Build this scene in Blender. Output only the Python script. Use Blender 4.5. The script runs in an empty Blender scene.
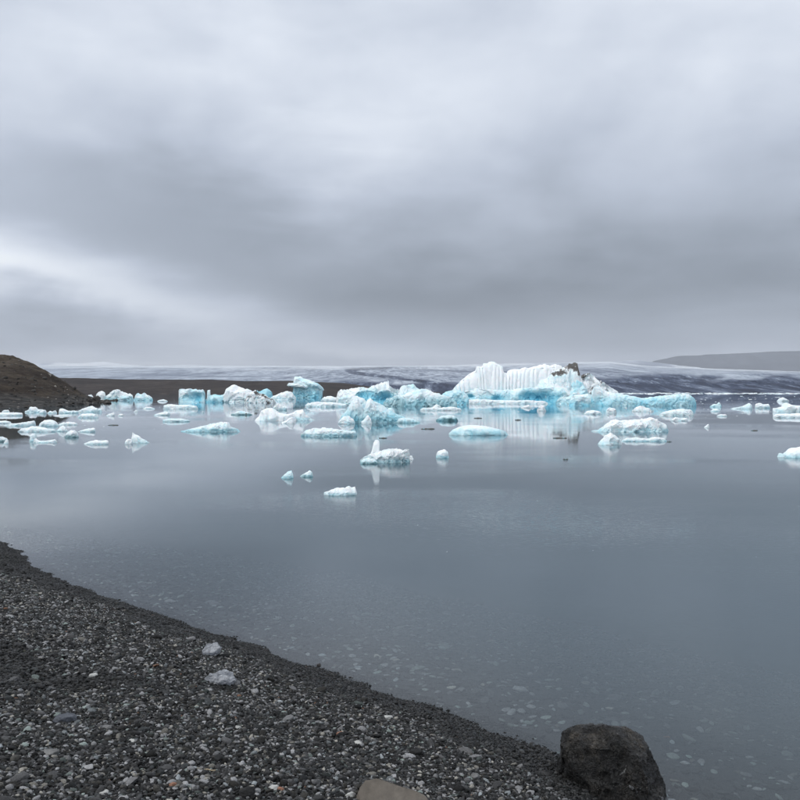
import bpy, bmesh, math, random
import numpy as np
from math import radians as R

# ------------------------------------------------------------------ camera, sky, sun, exposure
SC = bpy.context.scene
COL = SC.collection
H, F, HOR = 2.6, 892.0, 390.5          # eye height above the water, focal length and horizon row for an 800 px frame
cam_d = bpy.data.cameras.new('camera')
cam = bpy.data.objects.new('camera', cam_d); COL.objects.link(cam)
cam.location = (0, 0, H); cam.rotation_euler = (R(90), 0, 0)
cam_d.sensor_width = 36.0; cam_d.lens = 36.0 * F / 800.0
cam_d.shift_y = -(400.0 - HOR) / 800.0
cam_d.clip_start = 0.1; cam_d.clip_end = 60000
SC.camera = cam
SC.view_settings.view_transform = 'Standard'; SC.view_settings.look = 'None'
SC.view_settings.exposure = 0.0; SC.view_settings.gamma = 1.0
SC.render.engine = 'CYCLES'
SC.cycles.use_denoising = True
SC.cycles.max_bounces = 5; SC.cycles.diffuse_bounces = 2; SC.cycles.glossy_bounces = 3; SC.cycles.transparent_max_bounces = 8
SC.cycles.volume_bounces = 0
SC.cycles.use_adaptive_sampling = True; SC.cycles.adaptive_threshold = .03
SC.cycles.sample_clamp_indirect = 4

SUN_EL, SUN_AZ = 48.0, -112.0            # degrees; azimuth from +Y, positive to the right


class NT:
    """small helper for node arithmetic"""
    def __init__(s, tree):
        s.t = tree; s.n = tree.nodes; s.l = tree.links
    def new(s, typ, **kw):
        nd = s.n.new(typ)
        for k, v in kw.items(): setattr(nd, k, v)
        return nd
    def put(s, v, sock):
        if hasattr(v, 'is_output'): s.l.new(v, sock)
        else: sock.default_value = v
    def m(s, op, a, b=None, c=None, clamp=False):
        nd = s.new('ShaderNodeMath', operation=op, use_clamp=clamp)
        for i, v in enumerate((a, b, c)):
            if v is not None: s.put(v, nd.inputs[i])
        return nd.outputs[0]
    def v(s, op, a, b=None, out=0):
        nd = s.new('ShaderNodeVectorMath', operation=op)
        s.put(a, nd.inputs[0])
        if b is not None: s.put(b, nd.inputs[1])
        return nd.outputs[out]
    def noise(s, vec, scale, detail=4, rough=.5, dist=0.0, out='Fac'):
        nd = s.new('ShaderNodeTexNoise')
        s.put(vec, nd.inputs['Vector']); nd.inputs['Scale'].default_value = scale
        nd.inputs['Detail'].default_value = detail; nd.inputs['Roughness'].default_value = rough
        nd.inputs['Distortion'].default_value = dist
        return nd.outputs[out]
    def mix(s, fac, a, b):
        nd = s.new('ShaderNodeMix', data_type='RGBA')
        s.put(fac, nd.inputs[0]); s.put(a, nd.inputs[6]); s.put(b, nd.inputs[7])
        return nd.outputs[2]
    def ramp(s, fac, stops):
        nd = s.new('ShaderNodeValToRGB')
        el = nd.color_ramp.elements
        while len(el) < len(stops): el.new(.5)
        for e, (p, c) in zip(el, stops):
            e.position = p; e.color = c if len(c) == 4 else (*c, 1)
        s.put(fac, nd.inputs[0])
        return nd.outputs[0]
    def rng(s, v, a, b, c=0.0, d=1.0, smooth=True):
        nd = s.new('ShaderNodeMapRange', interpolation_type='SMOOTHSTEP' if smooth else 'LINEAR')
        s.put(v, nd.inputs[0])
        for i, q in enumerate((a, b, c, d)): nd.inputs[i + 1].default_value = q
        return nd.outputs[0]
    def comb(s, x, y, z):
        nd = s.new('ShaderNodeCombineXYZ')
        for i, q in enumerate((x, y, z)): s.put(q, nd.inputs[i])
        return nd.outputs[0]
    def sep(s, vec):
        nd = s.new('ShaderNodeSeparateXYZ'); s.put(vec, nd.inputs[0])
        return nd.outputs


def make_world():
    w = bpy.data.worlds.new('World'); SC.world = w; w.use_nodes = True
    t = w.node_tree; t.nodes.clear(); k = NT(t)
    d = k.new('ShaderNodeTexCoord').outputs['Generated']
    dn = k.v('NORMALIZE', d)
    x, y, z = k.sep(dn)
    el = k.m('MULTIPLY', k.m('ARCSINE', z), 57.2958)
    az = k.m('MULTIPLY', k.m('ARCTAN2', x, y), 57.2958)
    # overcast deck: soft billows in bearing/elevation, flattening towards the horizon
    elc = k.m('MULTIPLY', k.m('POWER', k.m('ADD', k.m('ABSOLUTE', z), 0.02), .62), 5.5)
    P1 = k.comb(k.m('MULTIPLY', x, 3.2), k.m('MULTIPLY', y, 3.2), elc)
    n1 = k.noise(P1, 0.95, 4, .46, .4)
    n2 = k.noise(k.v('ADD', P1, (7.3, 2.1, 0.4)), 2.6, 4, .46, .2)
    n3 = k.noise(k.v('MULTIPLY', k.v('ADD', P1, (1.7, 9.1, 5.2)), (1.0, 1.0, 2.0)), 1.6, 4, .50, .3)
    base = k.new('ShaderNodeFloatCurve')
    base.mapping.use_clip = False
    c = base.mapping.curves[0]
    pts = [(0, .74), (.020, .62), (.042, .44), (.075, .40), (.125, .50), (.19, .66), (.28, .76), (.5, .92), (1, 1.0)]
    c.points[0].location = pts[0]; c.points[1].location = pts[-1]
    for p in pts[1:-1]: c.points.new(*p)
    base.mapping.update()
    k.put(k.m('MAXIMUM', k.m('DIVIDE', el, 90.0), 0.0), base.inputs['Value'])
    L = base.outputs[0]
    wv = k.m('ADD', k.m('MULTIPLY', k.m('SUBTRACT', n1, .5), 4.0), k.m('MULTIPLY', k.m('SUBTRACT', n2, .5), 4.0))
    wh = k.m('MULTIPLY', k.m('SUBTRACT', n3, .5), 12.0)
    def blob(a0, e0, sa, se, tilt, amp):
        ct, st = math.cos(R(tilt)), math.sin(R(tilt))
        da = k.m('ADD', k.m('SUBTRACT', az, a0), wh); de = k.m('ADD', k.m('SUBTRACT', el, e0), wv)
        u = k.m('ADD', k.m('MULTIPLY', da, ct / sa), k.m('MULTIPLY', de, st / sa))
        v = k.m('SUBTRACT', k.m('MULTIPLY', de, ct / se), k.m('MULTIPLY', da, st / se))
        r2 = k.m('ADD', k.m('MULTIPLY', u, u), k.m('MULTIPLY', v, v))
        return k.m('MULTIPLY', k.m('POWER', 2.71828, k.m('MULTIPLY', r2, -1.0)), amp)
    for b in BLOBS: L = k.m('ADD', L, blob(*b))
    mod = k.m('ADD', k.m('MULTIPLY', k.m('SUBTRACT', n1, .5), .62), k.m('MULTIPLY', k.m('SUBTRACT', n2, .5), .36))
    mod = k.m('ADD', mod, k.m('MULTIPLY', k.m('SUBTRACT', n3, .5), .38))
    L = k.m('MULTIPLY', L, k.m('ADD', mod, 1.0))
    L = k.m('MAXIMUM', L, 0.16)
    tint = k.ramp(L, [(0.0, (.80, .94, 1.16)), (.30, (.835, .955, 1.14)), (.55, (.87, .965, 1.14)), (.95, (.955, 1.0, 1.06))])
    cl = k.v('MULTIPLY', tint, k.comb(L, L, L))
    b2 = k.new('ShaderNodeBackground'); k.put(cl, b2.inputs[0]); b2.inputs[1].default_value = SKY_K
    sky = k.new('ShaderNodeTexSky', sky_type='NISHITA'); sky.sun_disc = False
    sky.sun_elevation = R(SUN_EL); sky.sun_rotation = R(SUN_AZ)
    b1 = k.new('ShaderNodeBackground'); k.put(sky.outputs[0], b1.inputs[0]); b1.inputs[1].default_value = 0.08
    mx = k.new('ShaderNodeMixShader'); mx.inputs[0].default_value = 0.95
    t.links.new(b1.outputs[0], mx.inputs[1]); t.links.new(b2.outputs[0], mx.inputs[2])
    o = k.new('ShaderNodeOutputWorld'); t.links.new(mx.outputs[0], o.inputs[0])


SKY_K = 1.12
# cloud banks: azimuth, elevation, half widths (degrees), tilt, brightness
BLOBS = [(-27, 8.0, 10, 2.1, -11, .56), (-13, 4.8, 9, 1.7, -9, .24),
         (2, 6.8, 10, 2.4, 3, -.15), (-13, 12.0, 10, 2.8, -10, -.13), (17, 6.0, 13, 3.0, 4, -.08),
         (1, 15.5, 8, 4.0, 14, .14), (23, 13, 6, 4, 0, -.07), (-4, 2.2, 10, .9, 0, .12)]
make_world()

sun_d = bpy.data.lights.new('sun', 'SUN'); sun = bpy.data.objects.new('sun', sun_d); COL.objects.link(sun)
sun_d.energy = 1.4; sun_d.angle = R(22); sun_d.color = (1.0, .97, .93)
sun.rotation_euler = (R(90 - SUN_EL), 0, R(180 - SUN_AZ))

# ------------------------------------------------------------------ numpy noise and mesh helpers
RNG = np.random.default_rng(11)
random.seed(5)
_perm = RNG.permutation(512).astype(np.int64)
_g = RNG.normal(size=(512, 3)); _g /= np.linalg.norm(_g, axis=1)[:, None]


def pn(p, seed=0):
    p = np.asarray(p, float) + seed * 17.317
    i = np.floor(p).astype(np.int64); f = p - i
    u = f * f * f * (f * (f * 6 - 15) + 10)
    out = np.zeros(len(p))
    for dx in (0, 1):
        for dy in (0, 1):
            for dz in (0, 1):
                hsh = _perm[(_perm[(_perm[(i[:, 0] + dx) & 511] + i[:, 1] + dy) & 511] + i[:, 2] + dz) & 511]
                g = _g[hsh]
                d = (g * (f - np.array((dx, dy, dz)))).sum(1)
                w = (u[:, 0] if dx else 1 - u[:, 0]) * (u[:, 1] if dy else 1 - u[:, 1]) * (u[:, 2] if dz else 1 - u[:, 2])
                out += w * d
    return out * 1.6


def fbm(p, oct=4, seed=0, gain=.5, ridge=False):
    a, s, o = 1.0, 0.0, 0.0
    p = np.asarray(p, float)
    for k in range(oct):
        n = pn(p * 2.03 ** k, seed + k * 3)
        s = s + a * ((1 - 2 * np.abs(n)) if ridge else n)
        a *= gain
    return s


def cells(p, seed=0):
    """random value of the nearest cell and the distance to the cell edge"""
    p = np.asarray(p, float) + seed * 5.13
    i = np.floor(p).astype(np.int64)
    f1 = np.full(len(p), 9.0); f2 = np.full(len(p), 9.0); val = np.zeros(len(p))
    for dx in (-1, 0, 1):
        for dy in (-1, 0, 1):
            for dz in (-1, 0, 1):
                c = i + np.array((dx, dy, dz))
                hsh = _perm[(_perm[(_perm[c[:, 0] & 511] + c[:, 1]) & 511] + c[:, 2]) & 511]
                q = c + .5 + .42 * _g[hsh]
                d = np.linalg.norm(p - q, axis=1)
                cl = d < f1
                f2 = np.where(cl, f1, np.minimum(f2, d)); f1 = np.where(cl, d, f1); val = np.where(cl, _perm[(hsh + 7) & 511] / 511., val)
    return val, f2 - f1


def p3(x, y, z=0.0):
    x, y = np.asarray(x, float), np.asarray(y, float)
    return np.stack([x, y, np.zeros_like(x) + z], -1)


def sm(a, b, x):
    t = np.clip((np.asarray(x, float) - a) / (b - a), 0, 1)
    return t * t * (3 - 2 * t)


def mesh(name, v, f, mat, smooth=True, cols=None):
    me = bpy.data.meshes.new(name)
    me.from_pydata(np.asarray(v).tolist(), [], f if isinstance(f, list) else f.tolist())
    if mat: me.materials.append(mat)
    me.polygons.foreach_set('use_smooth', [smooth] * len(me.polygons))
    for an, c in (cols or {}).items():
        at = me.color_attributes.new(an, 'FLOAT_COLOR', 'POINT')
        c = np.clip(np.asarray(c, np.float32), 0, 1)
        c4 = np.concatenate([c, np.ones((len(c), 1), np.float32)], 1) if c.shape[1] == 3 else c
        at.data.foreach_set('color', c4.ravel())
    me.update()
    return me


def link(name, me, parent=None, loc=(0, 0, 0), rot=(0, 0, 0)):
    o = bpy.data.objects.new(name, me); COL.objects.link(o)
    o.parent = parent; o.location = loc; o.rotation_euler = rot
    return o


def tag(o, label=None, cat=None, group=None, kind=None):
    if label: o['label'] = label
    if cat: o['category'] = cat
    if group: o['group'] = group
    if kind: o['kind'] = kind
    return o


def gridf(n, m):
    i = np.arange(n - 1)[:, None] * m + np.arange(m - 1)[None, :]
    return np.stack([i, i + m, i + m + 1, i + 1], -1).reshape(-1, 4)


def mat(name):
    m = bpy.data.materials.new(name); m.use_nodes = True
    t = m.node_tree; b = t.nodes['Principled BSDF']
    return m, NT(t), b


def bump(k, b, h, strength, dist):
    nd = k.new('ShaderNodeBump'); nd.inputs['Strength'].default_value = strength; nd.inputs['Distance'].default_value = dist
    k.put(h, nd.inputs['Height']); k.l.new(nd.outputs[0], b.inputs['Normal'])
    return nd


# ------------------------------------------------------------------ shore geometry
def gp(px, py, z=0.0):
    D = (H - z) * F / (py - HOR)
    return ((px - 400) * D / F, D)


SH = np.array([gp(*q) for q in [(-160, 470), (-60, 513), (0, 541), (8, 547), (27, 557), (37, 571), (67, 582), (100, 595), (140, 607), (200, 630),
                                (255, 646), (305, 665), (342, 678), (380, 691), (430, 709), (490, 732), (532, 748), (559, 762), (600, 783), (650, 812)]])
U = np.array((-.675, .738)); U /= np.linalg.norm(U); NV = np.array((U[1], -U[0]))     # along the shore, towards the water
_t = SH @ U; _s = SH @ NV
_o = np.argsort(_t); _t, _s = _t[_o], _s[_o]
S_MEAN = float(np.mean(_s[2:-4]))


def inland(x, y):
    p = np.stack([np.asarray(x, float), np.asarray(y, float)], -1)
    return np.interp(p @ U, _t, _s) - p @ NV


def beach_z(x, y):
    s = inland(x, y)
    x = np.asarray(x, float); y = np.asarray(y, float)
    z = np.where(s > 0, .26 * s * np.exp(-np.abs(s) / 14) - .03 * sm(0, 4, s) * s, .17 * s)
    z = z + sm(.3, 1.6, np.abs(s)) * (.045 * fbm(p3(x * .55, y * .55), 3, 4) + .02 * fbm(p3(x * 1.7, y * 1.7), 2, 9))
    z = z + .016 * fbm(p3(x * 1.9, y * 1.9), 3, 14)
    return z


def beach_hit(px, py):
    """ground point seen at a photo pixel"""
    z = .3
    for _ in range(30):
        x, y = gp(px, py, z); z = .5 * z + .5 * float(beach_z(np.array([x]), np.array([y]))[0])
    return x, y, z


# ------------------------------------------------------------------ materials of the ground and water
def mat_gravel_bed():
    m, k, b = mat('fine_black_gravel')
    pos = k.new('ShaderNodeNewGeometry').outputs['Position']
    n = k.noise(pos, 70, 5, .7); n2 = k.noise(pos, 9, 3, .6)
    c = k.ramp(n, [(.3, (.012, .012, .013)), (.55, (.035, .035, .036)), (.75, (.085, .085, .082))])
    c = k.mix(k.rng(n2, .3, .8), c, k.v('MULTIPLY', c, (.7, .7, .72)))
    k.put(c, b.inputs['Base Color']); b.inputs['Roughness'].default_value = .7
    v = k.new('ShaderNodeTexVoronoi'); k.put(pos, v.inputs['Vector']); v.inputs['Scale'].default_value = 60
    bump(k, b, k.m('ADD', v.outputs['Distance'], n), 1.0, .01)
    return m


def mat_pebble(name='pebble', gain=1.0):
    m, k, b = mat(name)
    a = k.new('ShaderNodeAttribute', attribute_type='INSTANCER', attribute_name='pcol')
    tc = k.new('ShaderNodeTexCoord').outputs['Object']
    n = k.noise(tc, 2.2, 5, .65)
    c = k.v('MULTIPLY', a.outputs['Color'], k.ramp(n, [(.25, (.62, .62, .62)), (.75, (1.35, 1.35, 1.33))]))
    k.put(c, b.inputs['Base Color'])
    k.put(k.m('SUBTRACT', .72, k.m('MULTIPLY', a.outputs['Alpha'], .42)), b.inputs['Roughness'])
    b.inputs['Specular IOR Level'].default_value = .22
    bump(k, b, n, .35, .25)
    return m


def mat_water():
    m, k, b = mat('lake_water')
    k.n.remove(b); out = [q for q in k.n if q.type == 'OUTPUT_MATERIAL'][0]
    pos = k.new('ShaderNodeNewGeometry').outputs['Position']
    px, py, pz = k.sep(pos)
    s = k.m('SUBTRACT', k.m('ADD', k.m('MULTIPLY', px, float(NV[0])), k.m('MULTIPLY', py, float(NV[1]))), S_MEAN)
    depth = k.m('MULTIPLY', k.m('MAXIMUM', s, 0.0), .17)
    murk = k.m('SUBTRACT', 1.0, k.m('POWER', 2.71828, k.m('MULTIPLY', depth, -2.6)))     # suspended glacial silt above the bed
    cloud = k.noise(pos, .16, 4, .55)
    mc = k.mix(k.rng(cloud, .3, .7), (.036, .060, .074, 1), (.050, .077, .091, 1))
    dif = k.new('ShaderNodeBsdfDiffuse'); k.put(mc, dif.inputs[0])
    tr = k.new('ShaderNodeBsdfTransparent'); tr.inputs[0].default_value = (.88, .95, .97, 1)
    body = k.new('ShaderNodeMixShader'); k.put(murk, body.inputs[0]); k.l.new(tr.outputs[0], body.inputs[1]); k.l.new(dif.outputs[0], body.inputs[2])
    # ripples
    st = k.v('MULTIPLY', pos, (1.0, 2.2, 1.0))
    r1 = k.noise(st, 2.6, 3, .5, .3)
    r2 = k.noise(k.v('MULTIPLY', pos, (.8, 2.4, 1.0)), 11.0, 3, .5, .4)
    patch = k.rng(k.noise(k.v('MULTIPLY', pos, (.5, 1.0, 1.0)), .085, 3, .5), .42, .66)
    hgt = k.m('ADD', k.m('MULTIPLY', k.m('MULTIPLY', r1, k.m('ADD', patch, .30)), .28), k.m('MULTIPLY', k.m('MULTIPLY', r2, k.m('ADD', patch, .12)), k.rng(py, 14.0, 60.0, .95, .24)))
    bp = k.new('ShaderNodeBump'); bp.inputs['Strength'].default_value = .5; bp.inputs['Distance'].default_value = .0075
    k.put(hgt, bp.inputs['Height'])
    gl = k.new('ShaderNodeBsdfGlossy'); gl.inputs['Roughness'].default_value = .015
    gl.inputs['Color'].default_value = (.95, .975, 1, 1)
    k.l.new(bp.outputs[0], gl.inputs['Normal'])
    fr = k.new('ShaderNodeFresnel'); fr.inputs[0].default_value = 1.333; k.l.new(bp.outputs[0], fr.inputs['Normal'])
    mx = k.new('ShaderNodeMixShader'); k.l.new(fr.outputs[0], mx.inputs[0]); k.l.new(body.outputs[0], mx.inputs[1]); k.l.new(gl.outputs[0], mx.inputs[2])
    k.l.new(mx.outputs[0], out.inputs[0])
    return m


def mat_ice():
    m, k, b = mat('glacier_ice')
    a = k.new('ShaderNodeAttribute', attribute_name='ice')       # r density of blue ice, g ash, b clear dark ice
    r, g, bl = k.sep(a.outputs['Vector'])
    tc = k.new('ShaderNodeTexCoord').outputs['Object']
    n = k.noise(tc, 1.3, 6, .62, .3); nf = k.noise(tc, 2.6, 6, .72)
    rb = k.m('ADD', r, k.m('MULTIPLY', k.m('SUBTRACT', n, .53), .34), clamp=True)
    c = k.ramp(rb, [(0.0, (.93, .96, .97)), (.20, (.83, .93, .955)), (.45, (.55, .83, .90)), (.72, (.25, .63, .77)), (1.0, (.08, .40, .58))])
    c = k.mix(k.m('MULTIPLY', bl, k.rng(n, .2, .6), clamp=True), c, (.09, .20, .22, 1))
    da = k.rng(k.m('ADD', k.m('MULTIPLY', g, .42), k.m('MULTIPLY', nf, 1.0)), .70, .86)
    dm = k.m('MULTIPLY', da, k.rng(g, .02, .15))
    c = k.mix(dm, c, k.mix(nf, (.035, .033, .032, 1), (.16, .145, .13, 1)))
    k.put(c, b.inputs['Base Color'])
    k.put(k.m('SUBTRACT', .62, k.m('MULTIPLY', rb, .3)), b.inputs['Roughness'])
    b.inputs['Specular IOR Level'].default_value = .3
    b.inputs['Subsurface Weight'].default_value = .15
    b.inputs['Subsurface Radius'].default_value = (.35, .8, 1.0); b.inputs['Subsurface Scale'].default_value = .4
    bump(k, b, k.m('ADD', n, k.m('MULTIPLY', nf, .6)), .6, .22)
    return m


def mat_terrain(name, stops, scale, bumpd, rough=.9):
    """rock or debris ground: colour from a noise ramp"""
    m, k, b = mat(name)
    pos = k.new('ShaderNodeNewGeometry').outputs['Position']
    n = k.noise(pos, scale, 8, .66); n2 = k.noise(pos, scale * .13, 4, .6)
    c = k.ramp(k.m('ADD', k.m('MULTIPLY', n, .65), k.m('MULTIPLY', n2, .35)), stops)
    k.put(c, b.inputs['Base Color']); b.inputs['Roughness'].default_value = rough
    b.inputs['Specular IOR Level'].default_value = .15
    bump(k, b, n, 1.0, bumpd)
    return m


M_BED, M_PEB, M_ICE = mat_gravel_bed(), mat_pebble(), mat_ice()

# ------------------------------------------------------------------ beach, lake bed, lake
def polar_rows(a, b, n): return np.exp(np.linspace(math.log(a), math.log(b), n))


gx = np.concatenate([np.linspace(-60, -10, 40), np.linspace(-9.9, 6, 260), np.linspace(6.3, 40, 40)])
gy = np.concatenate([np.linspace(-25, 2.4, 30), np.linspace(2.5, 18, 250), np.linspace(18.4, 90, 50)])
X, Y = np.meshgrid(gx, gy, indexing='ij')
Z = np.maximum(beach_z(X.ravel(), Y.ravel()), -5.0)
me = mesh('beach', np.stack([X.ravel(), Y.ravel(), Z], -1), gridf(len(gx), len(gy)), M_BED)
BEACH = tag(link('beach', me), kind='structure')

v = [(-14000, -200, -7), (14000, -200, -7), (14000, 14000, -7), (-14000, 14000, -7)]
tag(link('lake_bed', mesh('lake_bed', v, [(0, 1, 2, 3)], M_BED)), kind='structure')
wx = np.concatenate([-polar_rows(20, 12000, 12)[::-1], np.linspace(-15, 15, 7), polar_rows(20, 12000, 12)])
wy = np.concatenate([[-150, -50, -20], np.linspace(-10, 20, 7), polar_rows(25, 12000, 14)])
X, Y = np.meshgrid(wx, wy, indexing='ij')
me = mesh('lake', p3(X.ravel(), Y.ravel()), gridf(len(wx), len(wy)), mat_water())
tag(link('lake', me), kind='structure')

# ------------------------------------------------------------------ instanced stuff (gravel, submerged stones, brash ice)
def lump_proto(name, seed, material, sub=2, flat=.6, amp=.35, angular=False, attr=None):
    bm = bmesh.new(); bmesh.ops.create_icosphere(bm, subdivisions=sub, radius=1)
    co = np.array([q.co[:] for q in bm.verts])
    rg = np.random.default_rng(seed)
    if angular:
        for _ in range(7):
            nrm = rg.normal(size=3); nrm /= np.linalg.norm(nrm); d = rg.uniform(.45, .8)
            ex = np.maximum(co @ nrm - d, 0); co = co - ex[:, None] * nrm
    co = co * (1 + amp * fbm(co * 1.1, 3, seed))[:, None]
    co *= np.array((1.0, rg.uniform(.62, .95), flat * rg.uniform(.7, 1.2)))
    f = [[q.index for q in fc.verts] for fc in bm.faces]; bm.free()
    me = mesh(name, co, f, material, True, {'ice': np.tile(np.array(attr, float), (len(co), 1))} if attr else None)
    return bpy.data.objects.new(name, me)


def scatter(name, pts, rot, scl, idx, col, protos, kind='stuff', label=None, cat=None):
    me = bpy.data.meshes.new(name); me.from_pydata(pts.tolist(), [], [])
    def at(n, typ, data, key):
        q = me.attributes.new(n, typ, 'POINT'); q.data.foreach_set(key, np.asarray(data).ravel())
    at('prot', 'FLOAT_VECTOR', rot.astype(np.float32), 'vector'); at('pscl', 'FLOAT_VECTOR', scl.astype(np.float32), 'vector')
    at('pidx', 'INT', idx.astype(np.int32), 'value'); at('pcol', 'FLOAT_COLOR', col.astype(np.float32), 'color')
    g = bpy.data.node_groups.new(name, 'GeometryNodeTree')
    g.interface.new_socket('Geometry', in_out='INPUT', socket_type='NodeSocketGeometry')
    g.interface.new_socket('Geometry', in_out='OUTPUT', socket_type='NodeSocketGeometry')
    nd, ln = g.nodes, g.links
    gi, go = nd.new('NodeGroupInput'), nd.new('NodeGroupOutput')
    jn = nd.new('GeometryNodeJoinGeometry')
    for p in protos:
        oi = nd.new('GeometryNodeObjectInfo'); oi.inputs['Object'].default_value = p; oi.inputs['As Instance'].default_value = True
        ln.new(oi.outputs['Geometry'], jn.inputs[0])
    def na(n, typ):
        q = nd.new('GeometryNodeInputNamedAttribute'); q.data_type = typ; q.inputs[0].default_value = n
        return q.outputs[0]
    ip = nd.new('GeometryNodeInstanceOnPoints'); ip.inputs['Pick Instance'].default_value = True
    er = nd.new('FunctionNodeEulerToRotation'); ln.new(na('prot', 'FLOAT_VECTOR'), er.inputs[0])
    ln.new(gi.outputs[0], ip.inputs['Points']); ln.new(jn.outputs[0], ip.inputs['Instance'])
    ln.new(na('pidx', 'INT'), ip.inputs['Instance Index']); ln.new(er.outputs[0], ip.inputs['Rotation'])
    ln.new(na('pscl', 'FLOAT_VECTOR'), ip.inputs['Scale']); ln.new(ip.outputs[0], go.inputs[0])
    o = link(name, me); md = o.modifiers.new('scatter', 'NODES'); md.node_group = g
    return tag(o, label, cat, None, kind)


def stone_cols(n, rg, wet):
    """basalt shingle: mostly black and grey, some pale, a few tinted"""
    L = np.exp(rg.normal(math.log(.028), .75, n))
    pale = rg.random(n) < .20; L[pale] = rg.uniform(.08, .36, pale.sum())
    c = np.stack([L, L, L * 1.03], 1)
    tn = rg.random(n)
    c[tn < .18] *= (1.08, 1.03, .90); c[(tn > .18) & (tn < .30)] *= (.92, 1.0, 1.02)
    c[(tn > .30) & (tn < .36)] *= (.88, 1.04, .96); o = tn > .9985; c[o] = np.array((.20, .11, .07)) * rg.uniform(.6, 1.3, (o.sum(), 1))
    c *= (1 - .72 * wet)[:, None]; c = np.where((wet > .6)[:, None], np.minimum(c, .05), c)
    return np.concatenate([c, wet[:, None]], 1)


PROTOS = [lump_proto('pebble_form', 100 + i, M_PEB, 2, .55 + .08 * (i % 3), .3, i % 3 == 0) for i in range(9)]


def jgrid(x0, x1, y0, y1, sp, rg):
    nx, ny = int((x1 - x0) / sp), int((y1 - y0) / sp)
    gx, gy = np.meshgrid(np.arange(nx), np.arange(ny), indexing='ij')
    return x0 + (gx.ravel() + rg.random(nx * ny)) * sp, y0 + (gy.ravel() + rg.random(nx * ny)) * sp


def in_view(x, y, m=.06):
    return (np.abs(x) < (.4485 + m) * y + .4)


def gravel():
    rg = np.random.default_rng(3)
    P, Rr, S, C = [], [], [], []
    for sp, lo, hi, prob in ((.018, .007, .0135, 1.0), (.031, .012, .020, .8), (.085, .019, .030, .42)):
        x, y = jgrid(-9.5, 3.0, 3.2, 18, sp, rg)
        s = inland(x, y)
        big = fbm(p3(x * .5, y * .5), 3, 31)
        keep = (s > -.28) & (s < 6.5) & in_view(x, y) & (rg.random(len(x)) < prob)
        if sp > .03: keep &= rg.random(len(x)) < np.clip(.45 + .5 * sm(.2, 1.6, s) + .5 * big, 0, 1)
        x, y, s, big = x[keep], y[keep], s[keep], big[keep]
        n = len(x)
        z = beach_z(x, y)
        edge = sm(-.1, .55, s + .14 * fbm(p3(x * 1.3, y * 1.3), 3, 40))
        r = rg.uniform(lo, hi, n) * (.62 + .38 * edge)
        st = np.stack([r * rg.uniform(.9, 1.45, n), r * rg.uniform(.8, 1.1, n), r * rg.uniform(.7, 1.05, n)], 1)
        wet = 1 - sm(.25, 1.0, s + .32 * fbm(p3(x * 1.1, y * 1.1), 3, 51))
        wet = np.maximum(wet, .75 * sm(.22, .55, fbm(p3(x * .45, y * .8, 2), 3, 62)))       # random patches, darker and less rough
        P.append(np.stack([x, y, z + r * rg.uniform(.05, .5, n)], 1))
        Rr.append(np.stack([rg.normal(0, .35, n), rg.normal(0, .35, n), rg.uniform(0, 6.3, n)], 1))
        S.append(st); C.append(stone_cols(n, rg, wet))
    P, Rr, S, C = map(np.concatenate, (P, Rr, S, C))
    print('gravel', len(P))
    scatter('gravel', P, Rr, S, np.random.default_rng(8).integers(0, len(PROTOS), len(P)), C, PROTOS,
            label='dark wet and dry pebble shingle covering the beach', cat='gravel')
    # stones on the bed seen through the shallow water
    x, y = jgrid(-8, 9, 4, 18, .075, rg); s = inland(x, y)
    keep = (s < -.12) & (s > -6.5) & in_view(x, y) & (rg.random(len(x)) < .55)
    x, y, s = x[keep], y[keep], s[keep]; n = len(x)
    r = np.exp(rg.normal(math.log(.024), .42, n)); r = np.minimum(np.minimum(r, .075), .008 + .05 * -s)
    c = stone_cols(n, rg, np.zeros(n)); c[:, :3] *= 1.1
    pal = rg.random(n) < .16; c[pal, :3] = rg.uniform(.10, .34, (pal.sum(), 1)) * np.array((.9, 1.0, .95))
    scatter('submerged_stones', np.stack([x, y, beach_z(x, y) + .3 * r], 1), np.stack([rg.normal(0, .15, n), rg.normal(0, .15, n), rg.uniform(0, 6.3, n)], 1),
            np.stack([r * 1.3, r, r * .55], 1), rg.integers(0, len(PROTOS), n), c, PROTOS,
            label='pale and dark stones on the lake bed under shallow water', cat='stones')


gravel()


def cobbles():
    m, k, b = mat('cobble')
    c = k.new('ShaderNodeObjectInfo').outputs['Color']
    tc = k.new('ShaderNodeTexCoord').outputs['Object']
    n = k.noise(tc, 2.4, 6, .66)
    k.put(k.v('MULTIPLY', c, k.ramp(n, [(.25, (.6, .6, .6)), (.75, (1.4, 1.4, 1.38))])), b.inputs['Base Color'])
    b.inputs['Roughness'].default_value = .68; b.inputs['Specular IOR Level'].default_value = .22
    bump(k, b, n, .4, .2)
    forms = [lump_proto('cobble', 160 + i, m, 3, .6, .3, i % 2 == 0).data for i in range(8)]
    rg = np.random.default_rng(23)
    x, y = jgrid(-9.0, 3.0, 3.4, 16, .25, rg)
    s = inland(x, y)
    kp = (s > .25) & (s < 6) & in_view(x, y, .0) & (rg.random(len(x)) < .34)
    x, y, s = x[kp], y[kp], s[kp]
    o = np.argsort(y)[:260]
    x, y, s = x[o], y[o], s[o]
    z = beach_z(x, y); wet = 1 - sm(.3, 1.0, s)
    col = stone_cols(len(x), rg, wet)
    for i in range(len(x)):
        r = rg.uniform(.026, .044)
        q = link('cobble', forms[rg.integers(8)], BEACH, (x[i], y[i], z[i] + .35 * r), (rg.normal(0, .25), rg.normal(0, .25), rg.uniform(0, 6.3)))
        q.scale = (r * rg.uniform(1, 1.4), r, r * rg.uniform(.7, 1)); q.color = (*[float(v) for v in col[i, :3]], 1)


cobbles()

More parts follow.
